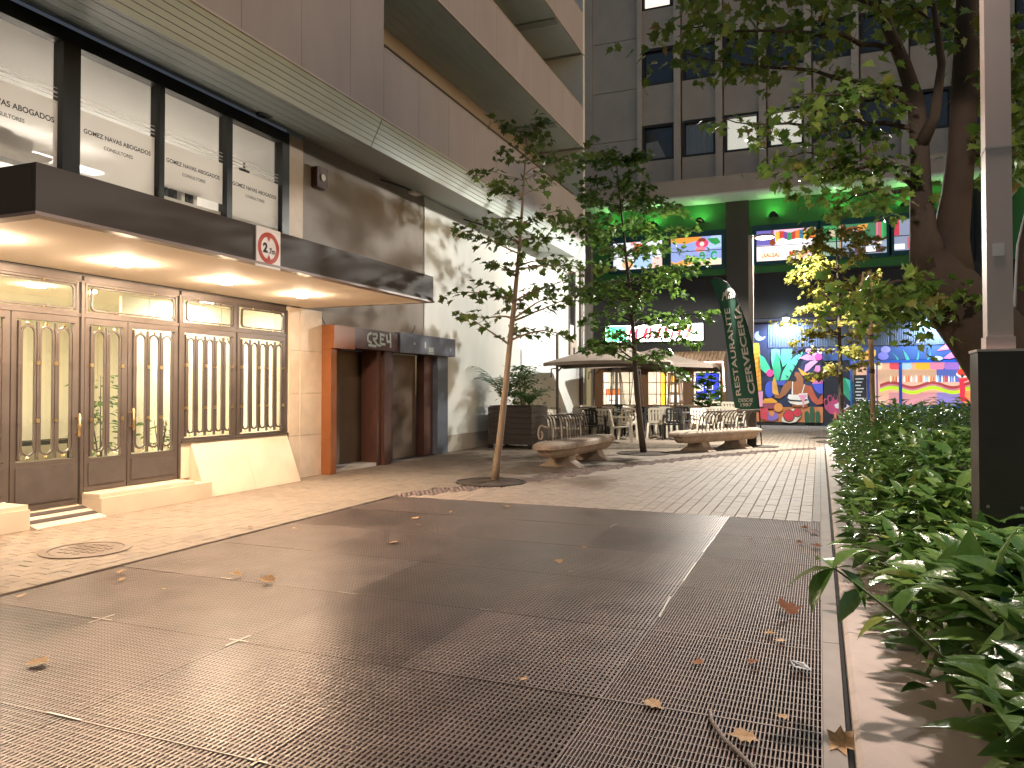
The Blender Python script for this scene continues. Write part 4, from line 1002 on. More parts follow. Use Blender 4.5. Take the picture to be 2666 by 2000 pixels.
# shop window
m_bfr = mat('blue_frame', (.008, .07, .36), rough=.4, var=.08)
w = MB(fy).frame([(1.05, .62), (5.16, .62), (5.16, 2.44), (1.05, 2.44)], [(1.12, .80), (5.08, .80), (5.08, 2.34), (1.12, 2.34)], -.12, .03).build('shop_window', m_bfr, T)
for u in (1.66, 2.72, 1.95): MB(fy).box((u - (.05 if u != 1.95 else .02), .80, -.09), (u + (.05 if u != 1.95 else .02), 2.34, .015)).build('mullion', m_bfr, w)
Q = Mural(w, sz, -.20, .85)
Q.rect('shop_view', 'd8a890', 0, 740, 1620, 1335)
Q.rect('shop_wall_print', '5068b8', 1090, 760, 1400, 1010); Q.rect('shop_wall_print', 'c9a488', 300, 840, 1085, 1010); Q.rect('shop_counter', 'c98a92', 440, 1150, 1400, 1335); Q.rect('shop_counter', '8a7ac0', 1090, 1150, 1440, 1335); Q.rect('shop_counter', 'e89a5c', 1445, 1130, 1612, 1330)
for h, x0, x1 in (('d8485a', 452, 612), ('a9cfe0', 615, 745), ('f0b83a', 800, 998), ('f08ab0', 1000, 1195), ('a878d8', 1198, 1395), ('6fbf4a', 1405, 1602), ('e8d8b0', 240, 350)):
    Q.p('bunting_flag', h, [(x0, 735), (x1, 735), (x1, 815), (x1 - 18, 838), (x0 + 18, 838), (x0, 815)])
wv = lambda x, b: b + 34 * sin((x - 620) / 88.0)
xs = list(range(320, 1620, 40))
Q.p('wavy_counter', '9c3f44', [(x, wv(x, 1030)) for x in xs] + [(x, wv(x, 1075)) for x in xs[::-1]]); Q.p('wavy_counter', 'c07a86', [(x, wv(x, 1070)) for x in xs] + [(x, wv(x, 1100)) for x in xs[::-1]]); Q.p('wavy_counter', 'b4e02a', [(x, wv(x, 1095)) for x in xs] + [(x, wv(x, 1140)) for x in xs[::-1]])
rr2 = random.Random(3)
for k in range(26):
    x = 470 + k * 34 + rr2.uniform(-8, 8); Q.p('bottle_print', ('f2ead8', 'd8702a', 'c84a3a', 'f4f0e8', '8fb8d8')[k % 5], [(x - 9, 1010), (x - 9, 960), (x - 4, 925 + rr2.uniform(-20, 15)), (x + 4, 925), (x + 9, 960), (x + 9, 1010)])
Q.p('dress_figure', 'd8324a', [(1375, 960), (1525, 955), (1500, 990), (1450, 1010), (1470, 1100), (1460, 1200), (1530, 1268), (1490, 1275), (1380, 1272), (1395, 1150), (1390, 1010)]); Q.ell('hat_figure', 'f4ece4', 1440, 905, 92, 42); Q.ell('hat_figure', 'c8321e', 1440, 878, 80, 52); Q.ell('face_figure', '3a3438', 1428, 925, 20, 28)
MB(fy).box((1.12, .80, -.02), (5.08, 2.34, -.015)).build('pane', m_glass, w)
bd = thing('chalk_board', 'black chalk menu board with white scribbles beside the shop window', 'board', (1.4, YB - .1, .9))
MB(fy).box((1.17, .84, .032), (1.60, 1.90, .05)).build('board', m_ink, bd)
for k in range(7): MB(fy).box((1.22 + .03 * (k % 2), 1.74 - k * .12, .051), (1.5 - .05 * (k % 3), 1.78 - k * .12, .054)).build('chalk_line', mat('chalk', (.6, .6, .6), rough=.9), bd)
# painted band above and flower column on the right
mb_ = tp('painted_band', P('274a86'), ((.07, 2.452, .001), (4.78, 2.95, .02)))
Q = Mural(mb_, sz, .021)
for pts in ([(470, 600), (560, 680), (575, 712), (548, 712), (530, 670)], [(625, 565), (690, 650), (722, 712), (668, 712), (650, 650)], [(835, 580), (848, 650), (838, 712), (805, 712), (825, 650)], [(1000, 590), (1000, 650), (980, 708), (950, 708), (985, 650)]): Q.p('painted_spike', '3f9a94', pts)
Q.ell('painted_blob', '8a86d8', 395, 572, 66, 46); Q.ell('painted_blob', '7a78d0', 362, 660, 72, 56); Q.ell('painted_blob', 'b8c0f0', 1090, 690, 78, 30); Q.p('painted_fruit', 'f0b45a', [(40, 660), (160, 570), (262, 580), (262, 650), (180, 715), (40, 715)])
mc_ = tp('flower_column', P('5a4038'), ((4.80, 2.452, .001), (5.36, 3.92, .03)))
Q = Mural(mc_, sz, .031)
for h, pts in (('f070b8', [(1085, 590), (1200, 505), (1380, 500), (1400, 540), (1250, 570)]), ('e860ac', [(1380, 380), (1410, 460), (1420, 530), (1380, 510), (1368, 440)]), ('e058a4', [(1590, 345), (1540, 500), (1430, 560), (1430, 500), (1500, 410)]), ('f07cc0', [(1170, 690), (1260, 620), (1390, 560), (1400, 600), (1330, 680), (1250, 700)]), ('d04c98', [(1400, 570), (1500, 610), (1560, 690), (1480, 690), (1410, 650)])): Q.p('painted_petal', h, pts)
Q.ell('flower_eye', 'f0c870', 1400, 530, 36, 32)
for h, pts in (('6a84e8', [(1365, 165), (1440, 160), (1430, 230), (1370, 280)]), ('8498f0', [(1440, 195), (1540, 200), (1530, 250), (1460, 250)]), ('90a4f4', [(1470, 235), (1505, 280), (1468, 345), (1447, 290)])): Q.p('painted_petal', h, pts)
for u in (5.38, 5.56): tp('steel_pipe', m_bright, ((u, 0, .001), (u + .05, 4.1, .06)))
tp('plain_wall', m_charc, ((5.65, 0, -.3), (14, 4.11, -.01)))
# ------------------------------------------------------------------ street lamps
m_post = mat('grey_post', (.46, .375, .335), rough=.5, metal=.3, var=.06, scale=3)
m_pbox = mat('dark_post_base', (.05, .037, .028), rough=.5, metal=.2, var=.15, scale=6)
def street_lamp(x, y, label, watts, c, rz, hbox=1.58, lens=14):
    t = thing('street_lamp', label, 'street lamp', (x, y, 0), 0, 'street lamps')
    MB().box((x - .105, y - .105, 0), (x + .105, y + .105, hbox)).build('base_box', m_pbox, t)
    MB().box((x - .11, y - .11, hbox), (x + .11, y + .11, hbox + .012)).build('base_lid', m_post, t)
    MB().box((x - .055, y - .055, hbox + .012), (x + .055, y + .055, 5.17)).build('post', m_post, t)
    MB().box((x - .085, y - .1075, .35), (x + .085, y - .1052, .85)).build('access_panel', m_post if hbox > 9 else m_pbox, t)
    for (bx, bz) in ((-.07, .37), (.07, .37), (-.07, .83), (.07, .83)): MB(lambda u, v, w: (x + u, y - .1075 - w, v)).lathe([(.008, 0), (.008, .004)], (bx, bz, 0), 8).build('bolt', m_bright, t)
    MB().box((x - .062, y - .062, hbox + .013), (x + .062, y + .062, hbox + .075)).build('post_collar', m_post, t)
    MB().box((x - .0575, y - .0575, 2.58), (x + .0575, y + .0575, 2.592)).build('band_clamp', m_bright, t)
    MB().box((x - .03, y - .0578, 2.05), (x + .02, y - .0558, 2.11)).build('sticker', m_lipw, t)
    dx, dy = cos(rz), sin(rz); hx, hy = x + dx * .34, y + dy * .34
    MB().tube([(x, y, 5.13), (hx, hy, 5.13)], .03).build('arm', m_post, t)
    hd = MB().lathe([(.10, 5.19), (.22, 5.17), (.25, 5.135), (.25, 5.115), (.22, 5.115)], (hx, hy, 0), 24).build('lamp_head', m_post, t)
    MB().lathe([(.2, 5.102), (.215, 5.114)], (hx, hy, 0), 24).build('lens', emat('street_lens_%d' % int(x * 10), c, lens), hd)
    if x > 0: lamp('street_light', 'SPOT', (hx, hy, 5.088), watts, c, hd, shadow_soft_size=.15, spot_size=radians(177), spot_blend=.04)
    else: lamp('street_light', 'SPOT', (hx, hy, 5.088), watts, c, hd, shadow_soft_size=.15, spot_size=radians(178), spot_blend=.09, rot=(0, radians(8.5), 0))
    return t
street_lamp(.82, 4.38, 'tall grey street lamp post with dark base box rising from hedge', NEAR_LAMP, (1, .82, .73), radians(200))
street_lamp(-1.55, 19.45, 'glowing street lamp behind the green restaurant banner', FAR_LAMP, (1, .96, .86), radians(20))

# ------------------------------------------------------------------ benches
m_bstone = mat('bench_stone', (.36, .27, .20), rough=.75, var=.25, scale=8, bump=.4, bscale=60, dirt=.35)
m_hoop = mat('rusty_rod', (.13, .10, .085), rough=.5, metal=.5, var=.3, scale=20)
def bench(cx, cy, ang, label, back):
    t = thing('stone_bench', label, 'bench', (cx, cy, 0), ang, 'stone benches')
    L, W = 1.62, .33
    # boat shaped slab
    prof = [(-.20, .62), (-.14, .80), (-.06, .92), (-.045, 1.0), (.0, 1.0), (.03, .98), (.06, .86)]
    vs = []; n = 28; fs = []
    for dz, s in prof:
        for k in range(n):
            a = 2 * pi * k / n; ex = abs(cos(a)) ** .55 * (1 if cos(a) >= 0 else -1); ey = abs(sin(a)) ** .55 * (1 if sin(a) >= 0 else -1)
            vs.append((ex * L * (s if s > .9 else .75 + s * .25 - .05), ey * W * s, .40 + dz))
    for i_ in range(len(prof) - 1):
        for k in range(n): fs.append((i_ * n + k, i_ * n + (k + 1) % n, (i_ + 1) * n + (k + 1) % n, (i_ + 1) * n + k))
    fs += [tuple(range(n))[::-1], tuple(range((len(prof) - 1) * n, len(prof) * n))]
    MB().add(vs, fs).build('seat_slab', m_bstone, t, local=True)
    for x in (-.72, .72):
        mb = MB(lambda u, v, w: (w, u, v)); mb.prism([(-.40, 0), (.40, 0), (.22, .10), (.16, .26), (-.16, .26), (-.22, .10)], x - .14, x + .14); mb.build('foot', m_bstone, t, local=True)
    hb = []
    for k in range(15):
        x = -.95 + k * .135
        pts = []
        for q in range(8):
            f_ = q / 7; pts.append((x + .16 * f_ * f_, back * (.17 + .02 * f_ + .16 * f_ ** 2.5), .44 + .46 * sin(f_ * pi / 2)))
        MB().tube(pts, .013, 6).build('hoop', m_hoop, t, local=True)
    pts = [(-.82 + k * .135, back * .35, .90) for k in range(16)]
    MB().tube(pts, .012, 6).build('top_rail', m_hoop, t, local=True)
    pts = [(-1.0 + k * .2, back * .185, .50) for k in range(11)]
    MB().tube(pts, .009, 6).build('low_rail', m_hoop, t, local=True)
    sp = []
    for k in range(26):
        a = 5.2 * k / 25 * 1.2; r = .155 - .0045 * k; sp.append((-1.20 + r * cos(a + 1.0), back * .2, .60 + r * sin(a + 1.0)))
    MB().tube([(-.92, back * .19, .70)] + sp, .016, 6).build('scroll', m_bstone, t, local=True)
    return t
bench(-4.25, 13.75, radians(85), 'boat shaped stone bench with rusty hoop back near the slender tree', 1)
bench(-2.2, 18.05, radians(62), 'boat shaped stone bench turned away beside the green banner', -1)

# ------------------------------------------------------------------ banner
m_flag = mat('dark_green_cloth', (.012, .075, .045), rough=.8, var=.2, scale=5)
m_ftxt = mat('banner_letter', (.52, .48, .44), rough=.8, var=.1)
def bp(px, py): p = at(px, py, 17.9); return p
org_ = at(1980, 1162, 18.4); ux = Vector((cos(TH), sin(TH), 0)); nrm = Vector((sin(TH), -cos(TH), 0))
fb = at(1979, 1012, 18.35); fb.z = 0
def ftf(u, v, w): p = fb + ux * u + nrm * (w + .05 * sin(u * 9 + v * .8)); return (p.x, p.y, v)
def fuv(px, py): return ((px - 1979) / FPX * 18.35, CAM_H + (1012 - py) / FPX * 18.35)
t = thing('feather_banner', 'tall dark green feather banner lettered RESTAURANTE CERVECERÍA on a thin pole', 'banner', (fb.x, fb.y, 0))
right = [(1975, 1074), (1970, 1020), (1962, 940), (1955, 890), (1945, 848), (1934, 812), (1920, 778), (1906, 753), (1890, 735), (1874, 726)]
left = [(1911, 1062), (1905, 1020), (1896, 940), (1890, 890), (1885, 848), (1878, 812), (1870, 778), (1863, 755), (1856, 738), (1853, 728)]
rows = []
for (a, b) in zip(left, right):
    rows.append([fuv(a[0] + (b[0] - a[0]) * k / 6, a[1] + (b[1] - a[1]) * k / 6) for k in range(7)])
mb = MB(ftf); vs = []; fs = []
for w_ in (0, -.006):
    for r_ in rows: vs += [(p[0], p[1], w_) for p in r_]
nr = len(rows)
for i_ in range(nr - 1):
    for k in range(6):
        a = i_ * 7 + k; fs += [(a, a + 1, a + 8, a + 7), (nr * 7 + a, nr * 7 + a + 7, nr * 7 + a + 8, nr * 7 + a + 1)]
mb.add(vs, fs); fl = mb.build('banner_cloth', m_flag, t, True)
pl = [fuv(1982, 1162)] + [fuv(a + 1.5, b) for a, b in right] + [fuv(1858, 723)]
MB(ftf).tube([(p[0], p[1], -.005) for p in pl], [.014] * 6 + [.010] * (len(pl) - 6), 8).build('pole', m_black, t)
MB().lathe([(.02, .0), (.40, .0), (.40, .012), (.06, .03), (.02, .05)], (fb.x + .04, fb.y, 0), 18).build('foot_plate', m_pbox, t)
ang = math.atan2(1012 - 850 + 0.0, 0)
def lay(body, bold, p0, p1, hgt):
    a = fuv(*p0); b = fuv(*p1); L = math.hypot(b[0] - a[0], b[1] - a[1]); r = math.atan2(b[1] - a[1], b[0] - a[0])
    text('lettering', body, bold, ftf, (a[0] + b[0]) / 2, (a[1] + b[1]) / 2, .006, L, m_ftxt, fl, rot=r, height=hgt)
lay('RESTAURANTE', .015, (1922, 1030), (1892, 803), .135)
lay('CERVECERÍA', .03, (1957, 1026), (1919, 790), .19)
a = fuv(1941, 1042); text('lettering', 'DESDE', .02, ftf, a[0], a[1], .006, .37, m_ftxt, fl, rot=radians(2), height=.085)
a = fuv(1943, 1054); text('lettering', '1987', .02, ftf, a[0], a[1], .006, .30, m_ftxt, fl, rot=radians(2), height=.085)
a = fuv(1901, 766)
MB(ftf).frame(arc(a[0], a[1] - .02, .15, -10, 190, 12, .17), arc(a[0], a[1] - .02, .08, -10, 190, 12, .09), .006, .007).build('emblem_arch', m_ftxt, fl)
MB(ftf).prism([(a[0] - .05, a[1] - .01), (a[0] + .03, a[1] + .06), (a[0] + .06, a[1] - .02)], .006, .0075).build('emblem_mark', m_ftxt, fl)
for k in range(5): MB(ftf).box((a[0] - .10 + k * .05, a[1] - .13 + k * .012, .006), (a[0] - .068 + k * .05, a[1] - .05 + k * .012, .0075)).build('emblem_stroke', m_ftxt, fl)
for k in range(3): MB(ftf).box((a[0] - .2 + k * .012, a[1] - .16 + k * .07, .006), (a[0] - .175 + k * .012, a[1] - .10 + k * .07, .0075)).build('emblem_stroke', m_ftxt, fl)

# ------------------------------------------------------------------ terrace furniture
m_wpl = mat('white_plastic', (.62, .56, .46), rough=.45, var=.06)
m_bpl = mat('black_plastic', (.012, .011, .010), rough=.4, var=.1)
m_alu = mat('aluminium', (.5, .48, .46), rough=.3, metal=.9)
m_ttop = mat('steel_table_top', (.22, .20, .19), rough=.3, metal=.6)
def plastic_chair(m, label, group):
    t = thing('plastic_chair', label, 'chair', (0, 0, 0), 0, group)
    mb = MB(); mb.add([(-.22, -.24, .44), (.22, -.24, .44), (.20, .20, .41), (-.20, .20, .41), (-.22, -.24, .41), (.22, -.24, .41), (.20, .20, .38), (-.20, .20, .38)], [(0, 1, 2, 3), (7, 6, 5, 4), (0, 4, 5, 1), (1, 5, 6, 2), (2, 6, 7, 3), (3, 7, 4, 0)])
    mb.build('seat', m, t, local=True)
    bt = lambda u, v, w: (u, .19 + .20 * (v - .42) + w, v)      # leaning back plane
    bk = MB(bt).frame(rrect(-.225, .225, .43, .86, .06), rrect(-.16, .16, .50, .80, .02), 0, .028).build('backrest', m, t, local=True)
    for u in (-.085, 0, .085): MB(bt).box((u - .026, .50, .004), (u + .026, .80, .024)).build('back_slat', m, bk, local=True)
    MB(bt).box((-.16, .70, .002), (.16, .725, .026)).build('back_slat', m, bk, local=True)
    for sx in (-1, 1):
        for sy, y0, y1 in ((-1, -.235, -.27), (1, .20, .27)):
            mb = MB(); z1 = .64 if sy < 0 else .44
            pts = [(sx * .255, y1, 0), (sx * .235, (y0 + y1) / 2, .3), (sx * .225, y0, z1)]
            for (a, b) in zip(pts, pts[1:]):
                mb.add([(a[0] - .022, a[1] - .022, a[2]), (a[0] + .022, a[1] - .022, a[2]), (a[0] + .022, a[1] + .022, a[2]), (a[0] - .022, a[1] + .022, a[2]), (b[0] - .027, b[1] - .027, b[2]), (b[0] + .027, b[1] - .027, b[2]), (b[0] + .027, b[1] + .027, b[2]), (b[0] - .027, b[1] + .027, b[2])],
                       [(0, 3, 2, 1), (4, 5, 6, 7), (0, 1, 5, 4), (1, 2, 6, 5), (2, 3, 7, 6), (3, 0, 4, 7)])
            mb.build('leg', m, t, local=True)
        mb = MB(); mb.add([(sx * .225 - .03, -.27, .645), (sx * .225 + .03, -.27, .645), (sx * .225 + .03, .24, .66), (sx * .225 - .03, .24, .66), (sx * .225 - .03, -.27, .67), (sx * .225 + .03, -.27, .67), (sx * .225 + .03, .24, .685), (sx * .225 - .03, .24, .685)], [(0, 3, 2, 1), (4, 5, 6, 7), (0, 1, 5, 4), (1, 2, 6, 5), (2, 3, 7, 6), (3, 0, 4, 7)])
        mb.build('armrest', m, t, local=True)
    return t
def place(proto, first, x, y, rz, label=None, z=0):
    o = proto if first else copy_tree(proto)
    o.location = (x, y, z); o.rotation_euler = (0, 0, rz)
    if label: o['label'] = label
wl_ = 'white plastic armchair among the terrace tables'
bl_ = 'black plastic armchair among the terrace tables'
wp = plastic_chair(m_wpl, wl_, 'white terrace chairs'); bpz = plastic_chair(m_bpl, bl_, 'black terrace chairs')
WC = [(-4.75, 19.2, 100, 'white plastic armchair standing alone behind the leaning tree trunk'), (-4.3, 21.6, 185, 'white plastic armchair with its back to the street before a heater'), (-6.15, 17.9, 60, 'white plastic armchair nearest the wooden planter'), (-5.75, 18.1, -70, None),
      (-6.6, 18.6, 10, None), (-6.1, 20.5, 175, None), (-6.9, 20.9, 150, None), (-5.5, 20.2, 190, None), (-6.6, 22.7, 20, None), (-5.6, 24.0, 30, None), (-2.9, 22.6, 170, None), (-3.0, 23.9, 200, None), (-2.35, 22.9, 160, None), (-5.0, 25.2, 0, None), (-4.0, 25.6, 20, None), (-7.0, 24.2, 80, None), (-3.0, 21.2, 30, None), (-7.0, 19.3, 30, None), (-6.7, 21.9, 200, None), (-4.9, 20.6, 10, None), (-4.3, 23.0, 170, None), (-5.9, 22.3, 15, None)]
for k, (x, y, a, lb) in enumerate(WC): place(wp, k == 0, x, y, radians(a), lb or wl_)
place(wp, False, -2.35, 22.95, radians(160), 'white plastic armchair stacked on another near the banner', .16)
BC = [(-3.75, 21.0, 5, 'black plastic armchair pulled up to the steel table behind the turned bench'), (-5.9, 21.2, 200, None), (-5.0, 22.9, 180, None), (-6.0, 23.2, 160, None), (-3.2, 24.6, 175, None), (-2.5, 24.8, 190, None), (-6.2, 25.2, 30, None), (-5.6, 19.6, 170, None), (-3.9, 23.4, 185, None), (-4.6, 22.3, 10, None), (-6.3, 21.3, 190, None), (-3.0, 22.2, 5, None), (-5.1, 21.9, 95, None)]
for k, (x, y, a, lb) in enumerate(BC): place(bpz, k == 0, x, y, radians(a), lb or bl_)
def table_():
    t = thing('terrace_table', 'square steel terrace table on an aluminium leg', 'table', (0, 0, 0), 0, 'terrace tables')
    MB().prism(rrect(-.36, .36, -.36, .36, .04), .71, .735).build('table_top', m_ttop, t, local=True)
    for sx in (-1, 1):
        for sy in (-1, 1): MB().tube([(sx * .30, sy * .30, 0), (sx * .26, sy * .26, .71)], .017, 6).build('leg', m_alu, t, local=True)
    return t
tb = table_()
for k, (x, y, a) in enumerate([(-5.35, 21.4, 10), (-3.35, 21.9, 15), (-6.5, 19.6, 5), (-4.6, 24.4, 0), (-6.4, 24.1, 12), (-2.7, 23.6, 5)]):
    place(tb, k == 0, x, y, radians(a), ('square steel table ringed by black chairs under the parasol', 'square steel table behind the turned stone bench', 'square steel table nearest the planter box', 'square steel table below the restaurant parasol', 'square steel table closest to the patio heaters', 'square steel table beside the stacked white chairs')[k])
m_tubeg = mat('heater_steel', (.34, .32, .31), rough=.35, metal=.7)
m_tubeb = mat('heater_mesh', (.55, .52, .48), rough=.4, metal=.5)
def heater():
    t = thing('patio_heater', 'grey pyramid patio heater with tapering rods on terrace', 'heater', (0, 0, 0), 0, 'patio heaters')
    MB().box((-.26, -.26, .02), (.26, .26, .70)).build('gas_box', m_tubeg, t, local=True)
    MB().prism(rrect(-.29, .29, -.29, .29, .02), .701, .74).build('collar', m_tubeb, t, local=True)
    for sx in (-1, 1):
        for sy in (-1, 1): MB().tube([(sx * .24, sy * .24, .74), (sx * .10, sy * .10, 2.15)], .013, 6).build('rod', m_tubeb, t, local=True)
        for f_ in (-.5, 0, .5):
            MB().tube([(sx * .24, f_ * .24, .74), (sx * .10, f_ * .10, 2.15)], .006, 5).build('rod', m_tubeb, t, local=True)
            MB().tube([(f_ * .24, sx * .24, .74), (f_ * .10, sx * .10, 2.15)], .006, 5).build('rod', m_tubeb, t, local=True)
    MB().tube([(0, 0, .74), (0, 0, 2.1)], .05, 10).build('burner_tube', m_tubeg, t, local=True)
    MB().lathe([(.12, 2.15), (.30, 2.17), (.30, 2.2), (.05, 2.26)], (0, 0, 0), 4).build('hood', m_tubeg, t, local=True)
    return t
ht = heater()
for k, (x, y) in enumerate([(-6.55, 25.8), (-5.95, 26.3), (-4.55, 26.0)]):
    place(ht, k == 0, x, y, radians(12 * k), ('grey pyramid patio heater in front of the orange topped menu board', 'grey pyramid patio heater standing between the other two heaters', 'grey pyramid patio heater set apart from its two neighbours')[k])
# parasols
m_cloth = mat('taupe_canvas', (.24, .19, .16), rough=.85, var=.08, scale=3)
def parasol(x, y, hw, hl, ze, za, mx, my, label, rz=0):
    t = thing('parasol', label, 'parasol', (x, y, 0), rz, 'terrace parasols')
    cs = [(-hw, -hl), (hw, -hl), (hw, hl), (-hw, hl)]; mb = MB(); vs = [(0, 0, za)]; n = 8
    ring = []
    for i_ in range(4):
        a, b = cs[i_], cs[(i_ + 1) % 4]
        for k in range(n): f_ = k / n; sag = .10 * sin(pi * f_); ring.append((a[0] + (b[0] - a[0]) * f_, a[1] + (b[1] - a[1]) * f_, ze + sag * .6))
    mids = [((p[0]) * .5, p[1] * .5, (ze + za) / 2 - .05 + (.0)) for p in ring]
    vs += mids + ring; m_ = len(ring); fs = []
    for k in range(m_):
        k2 = (k + 1) % m_; fs += [(0, 1 + k, 1 + k2), (1 + k, 1 + m_ + k, 1 + m_ + k2, 1 + k2)]
    vs2 = [(p[0], p[1], p[2] - .09) for p in ring]; b0 = len(vs); vs += vs2
    fs += [(1 + m_ + k, b0 + k, b0 + (k + 1) % m_, 1 + m_ + (k + 1) % m_) for k in range(m_)]
    mb.add(vs, fs); mb.build('canopy_cloth', m_cloth, t, local=True)
    for c in cs: MB().tube([(0, 0, za - .05), (c[0] * .5, c[1] * .5, (ze + za) / 2 - .075), (c[0] * .98, c[1] * .98, ze - .01)], .011, 5).build('rib', m_frame, t, local=True)
    MB().tube([(mx, my, 0), (mx, my, za + .12)], .038, 10).build('mast', m_frame, t, local=True)
    MB().tube([(mx, my, 1.85), (mx * .55, my * .55, za - .22), (0, 0, za - .08)], .022, 8).build('arm', m_frame, t, local=True)
    MB().tube([(mx - .02, my, 1.95), (mx - .16, my, 1.93), (mx - .17, my, 1.7)], .02, 6).build('crank_handle', m_frame, t, local=True)
    MB().box((mx - .35, my - .35, 0), (mx + .35, my + .35, .06)).build('base_slab', m_pbox, t, local=True)
parasol(-5.35, 20.6, 1.65, 1.5, 2.08, 2.75, -1.36, -1.05, 'taupe square parasol whose mast stands near the white wall', radians(8))
parasol(-4.9, 24.4, 1.9, 1.6, 2.10, 2.72, -1.95, -.4, 'taupe square parasol closest to the restaurant windows', radians(3))
# ------------------------------------------------------------------ trees
m_bark = mat('young_bark', (.24, .17, .11), rough=.8, var=.25, scale=10, stretch=(1, 1, .3), bump=.5, bscale=50)
m_bark2 = mat('dark_bark', (.06, .042, .03), rough=.85, var=.3, scale=8, stretch=(1, 1, .3), bump=.5, bscale=40)
m_bark3 = mat('plane_bark', (.055, .035, .022), rough=.85, var=.35, scale=3, bump=.5, bscale=25, dirt=.3, dirtc=(.10, .075, .04))
m_maple = leaf_mat('maple_leaf', (.055, .105, .02), (.14, .19, .04), trans=.4)
m_maple2 = leaf_mat('dense_leaf', (.055, .13, .025), (.14, .23, .04), trans=.45)
m_yel_leaf = leaf_mat('yellowing_leaf', (.14, .17, .035), (.33, .28, .06), trans=.45, c3=(.42, .28, .10))
m_plane = leaf_mat('plane_leaf', (.08, .17, .028), (.21, .29, .06), trans=.4, c3=(.22, .14, .04))
PALM = leaf_palm()
def soil_pit(x, y, r, label):
    t = thing('tree_pit', label, 'tree pit', (x, y, 0), 0, 'tree pits')
    MB().lathe([(r, .001), (r + .025, .001), (r + .025, .014), (r, .014)], (x, y, 0), 32, closed=True).build('rim', m_pbox, t)
    mb = MB(); n = 28; vs = [(x, y, .03)]; fs = []
    for j in (1, 2):
        for k in range(n): a = 2 * pi * k / n; vs.append((x + r * .5 * j * cos(a), y + r * .5 * j * sin(a), .006 + (.02 * R.random() if j == 1 else 0)))
    for k in range(n):
        k2 = (k + 1) % n; fs += [(0, 1 + k, 1 + k2), (1 + k, 1 + n + k, 1 + n + k2, 1 + k2)]
    mb.add(vs, fs).build('soil', m_soil, t)
def tree(name, label, trunk, rads, levels, mleaf, lsize, dens, barkm, nobj=300, up=.35, droop=.35, tilt=.55, group=None, side=None, leafdrop=.3):
    """trunk: world points; levels: (fraction along trunk, branch length, number of branches)"""
    base = trunk[0]
    t = thing(name, label, 'tree', (base.x, base.y, 0), 0, group)
    MB().tube(trunk, rads, 10).build('trunk', barkm, t, True)
    items = []; mbr = 0; az = R.random() * 6
    L = [0]
    for a, b in zip(trunk, trunk[1:]): L.append(L[-1] + (b - a).length)
    def along(f):
        d = f * L[-1]
        for i_ in range(len(trunk) - 1):
            if d <= L[i_ + 1]:
                k = (d - L[i_]) / (L[i_ + 1] - L[i_]); return trunk[i_].lerp(trunk[i_ + 1], k), rads[i_] + (rads[i_ + 1] - rads[i_]) * k
        return trunk[-1], rads[-1]
    def leaves(p, d, n):
        for _ in range(n):
            dv = Vector((d.x + R.gauss(0, .7), d.y + R.gauss(0, .7), d.z * .3 - leafdrop + R.gauss(0, .35)))
            s = lsize * R.uniform(.6, 1.2)
            items.append((p + Vector((R.gauss(0, .05), R.gauss(0, .05), R.gauss(0, .04))), leaf_rot(dv, tilt), s))
    for (f, bl, nb) in levels:
        for k in range(nb):
            p, r = along(min(1, f + R.uniform(-.02, .02))); az += 2.4 + R.uniform(-.4, .4)
            ln = bl * R.uniform(.65, 1.15)
            if side: ln *= side(az)
            d = Vector((cos(az), sin(az), up * R.uniform(.4, 1.6))).normalized(); pts = [p]; q = p.copy()
            ns = 7
            for i_ in range(ns):
                d = (d + Vector((R.gauss(0, .13), R.gauss(0, .13), R.gauss(0, .1) - droop * i_ / ns * .35))).normalized(); q = q + d * ln / ns; pts.append(q.copy())
            MB().tube(pts, [max(.004, min(r * .5, .02) * (1 - i_ / (ns + 1))) for i_ in range(ns + 1)], 5).build('branch', barkm, t)
            for i_ in range(2, ns + 1):
                if R.random() < .92: leaves(pts[i_], d, max(1, int(dens * R.uniform(.5, 1.5) * (.6 + i_ / ns))))
                if R.random() < .65:
                    sd = (d.cross(Vector((0, 0, 1))) * R.choice((-1, 1)) + d * .5 + Vector((0, 0, R.uniform(-.2, .3)))).normalized(); e = pts[i_] + sd * ln * .28
                    for g_ in (.5, 1.0): leaves(pts[i_].lerp(e, g_), sd, max(1, int(dens * R.uniform(.4, 1.2))))
    leaf_set(t, PALM, mleaf, items, nobj)
    return t
# slender tree by the doorways
d_ = 11.4
tr = [at(*p, d_) for p in ((1289, 1258), (1294, 1200), (1304, 1120), (1316, 1010), (1327, 900), (1340, 780), (1352, 650), (1360, 540), (1366, 440), (1372, 340))]
tr[0].z = 0
tree('young_tree', 'slender leaning young tree with sparse leaves near the old doorways', tr, [.062, .056, .052, .047, .041, .036, .028, .02, .012, .005],
     [(.40, .95, 3), (.45, 1.1, 4), (.52, 1.0, 4), (.60, 1.15, 4), (.67, 1.0, 4), (.74, 1.05, 4), (.81, .75, 3), (.87, 1.0, 4), (.93, .8, 3), (.99, .6, 4)], m_maple, .135, 2.1, m_bark, group='street trees')
soil_pit(tr[0].x - .05, tr[0].y - .05, .50, 'round soil pit around the slender leaning tree')
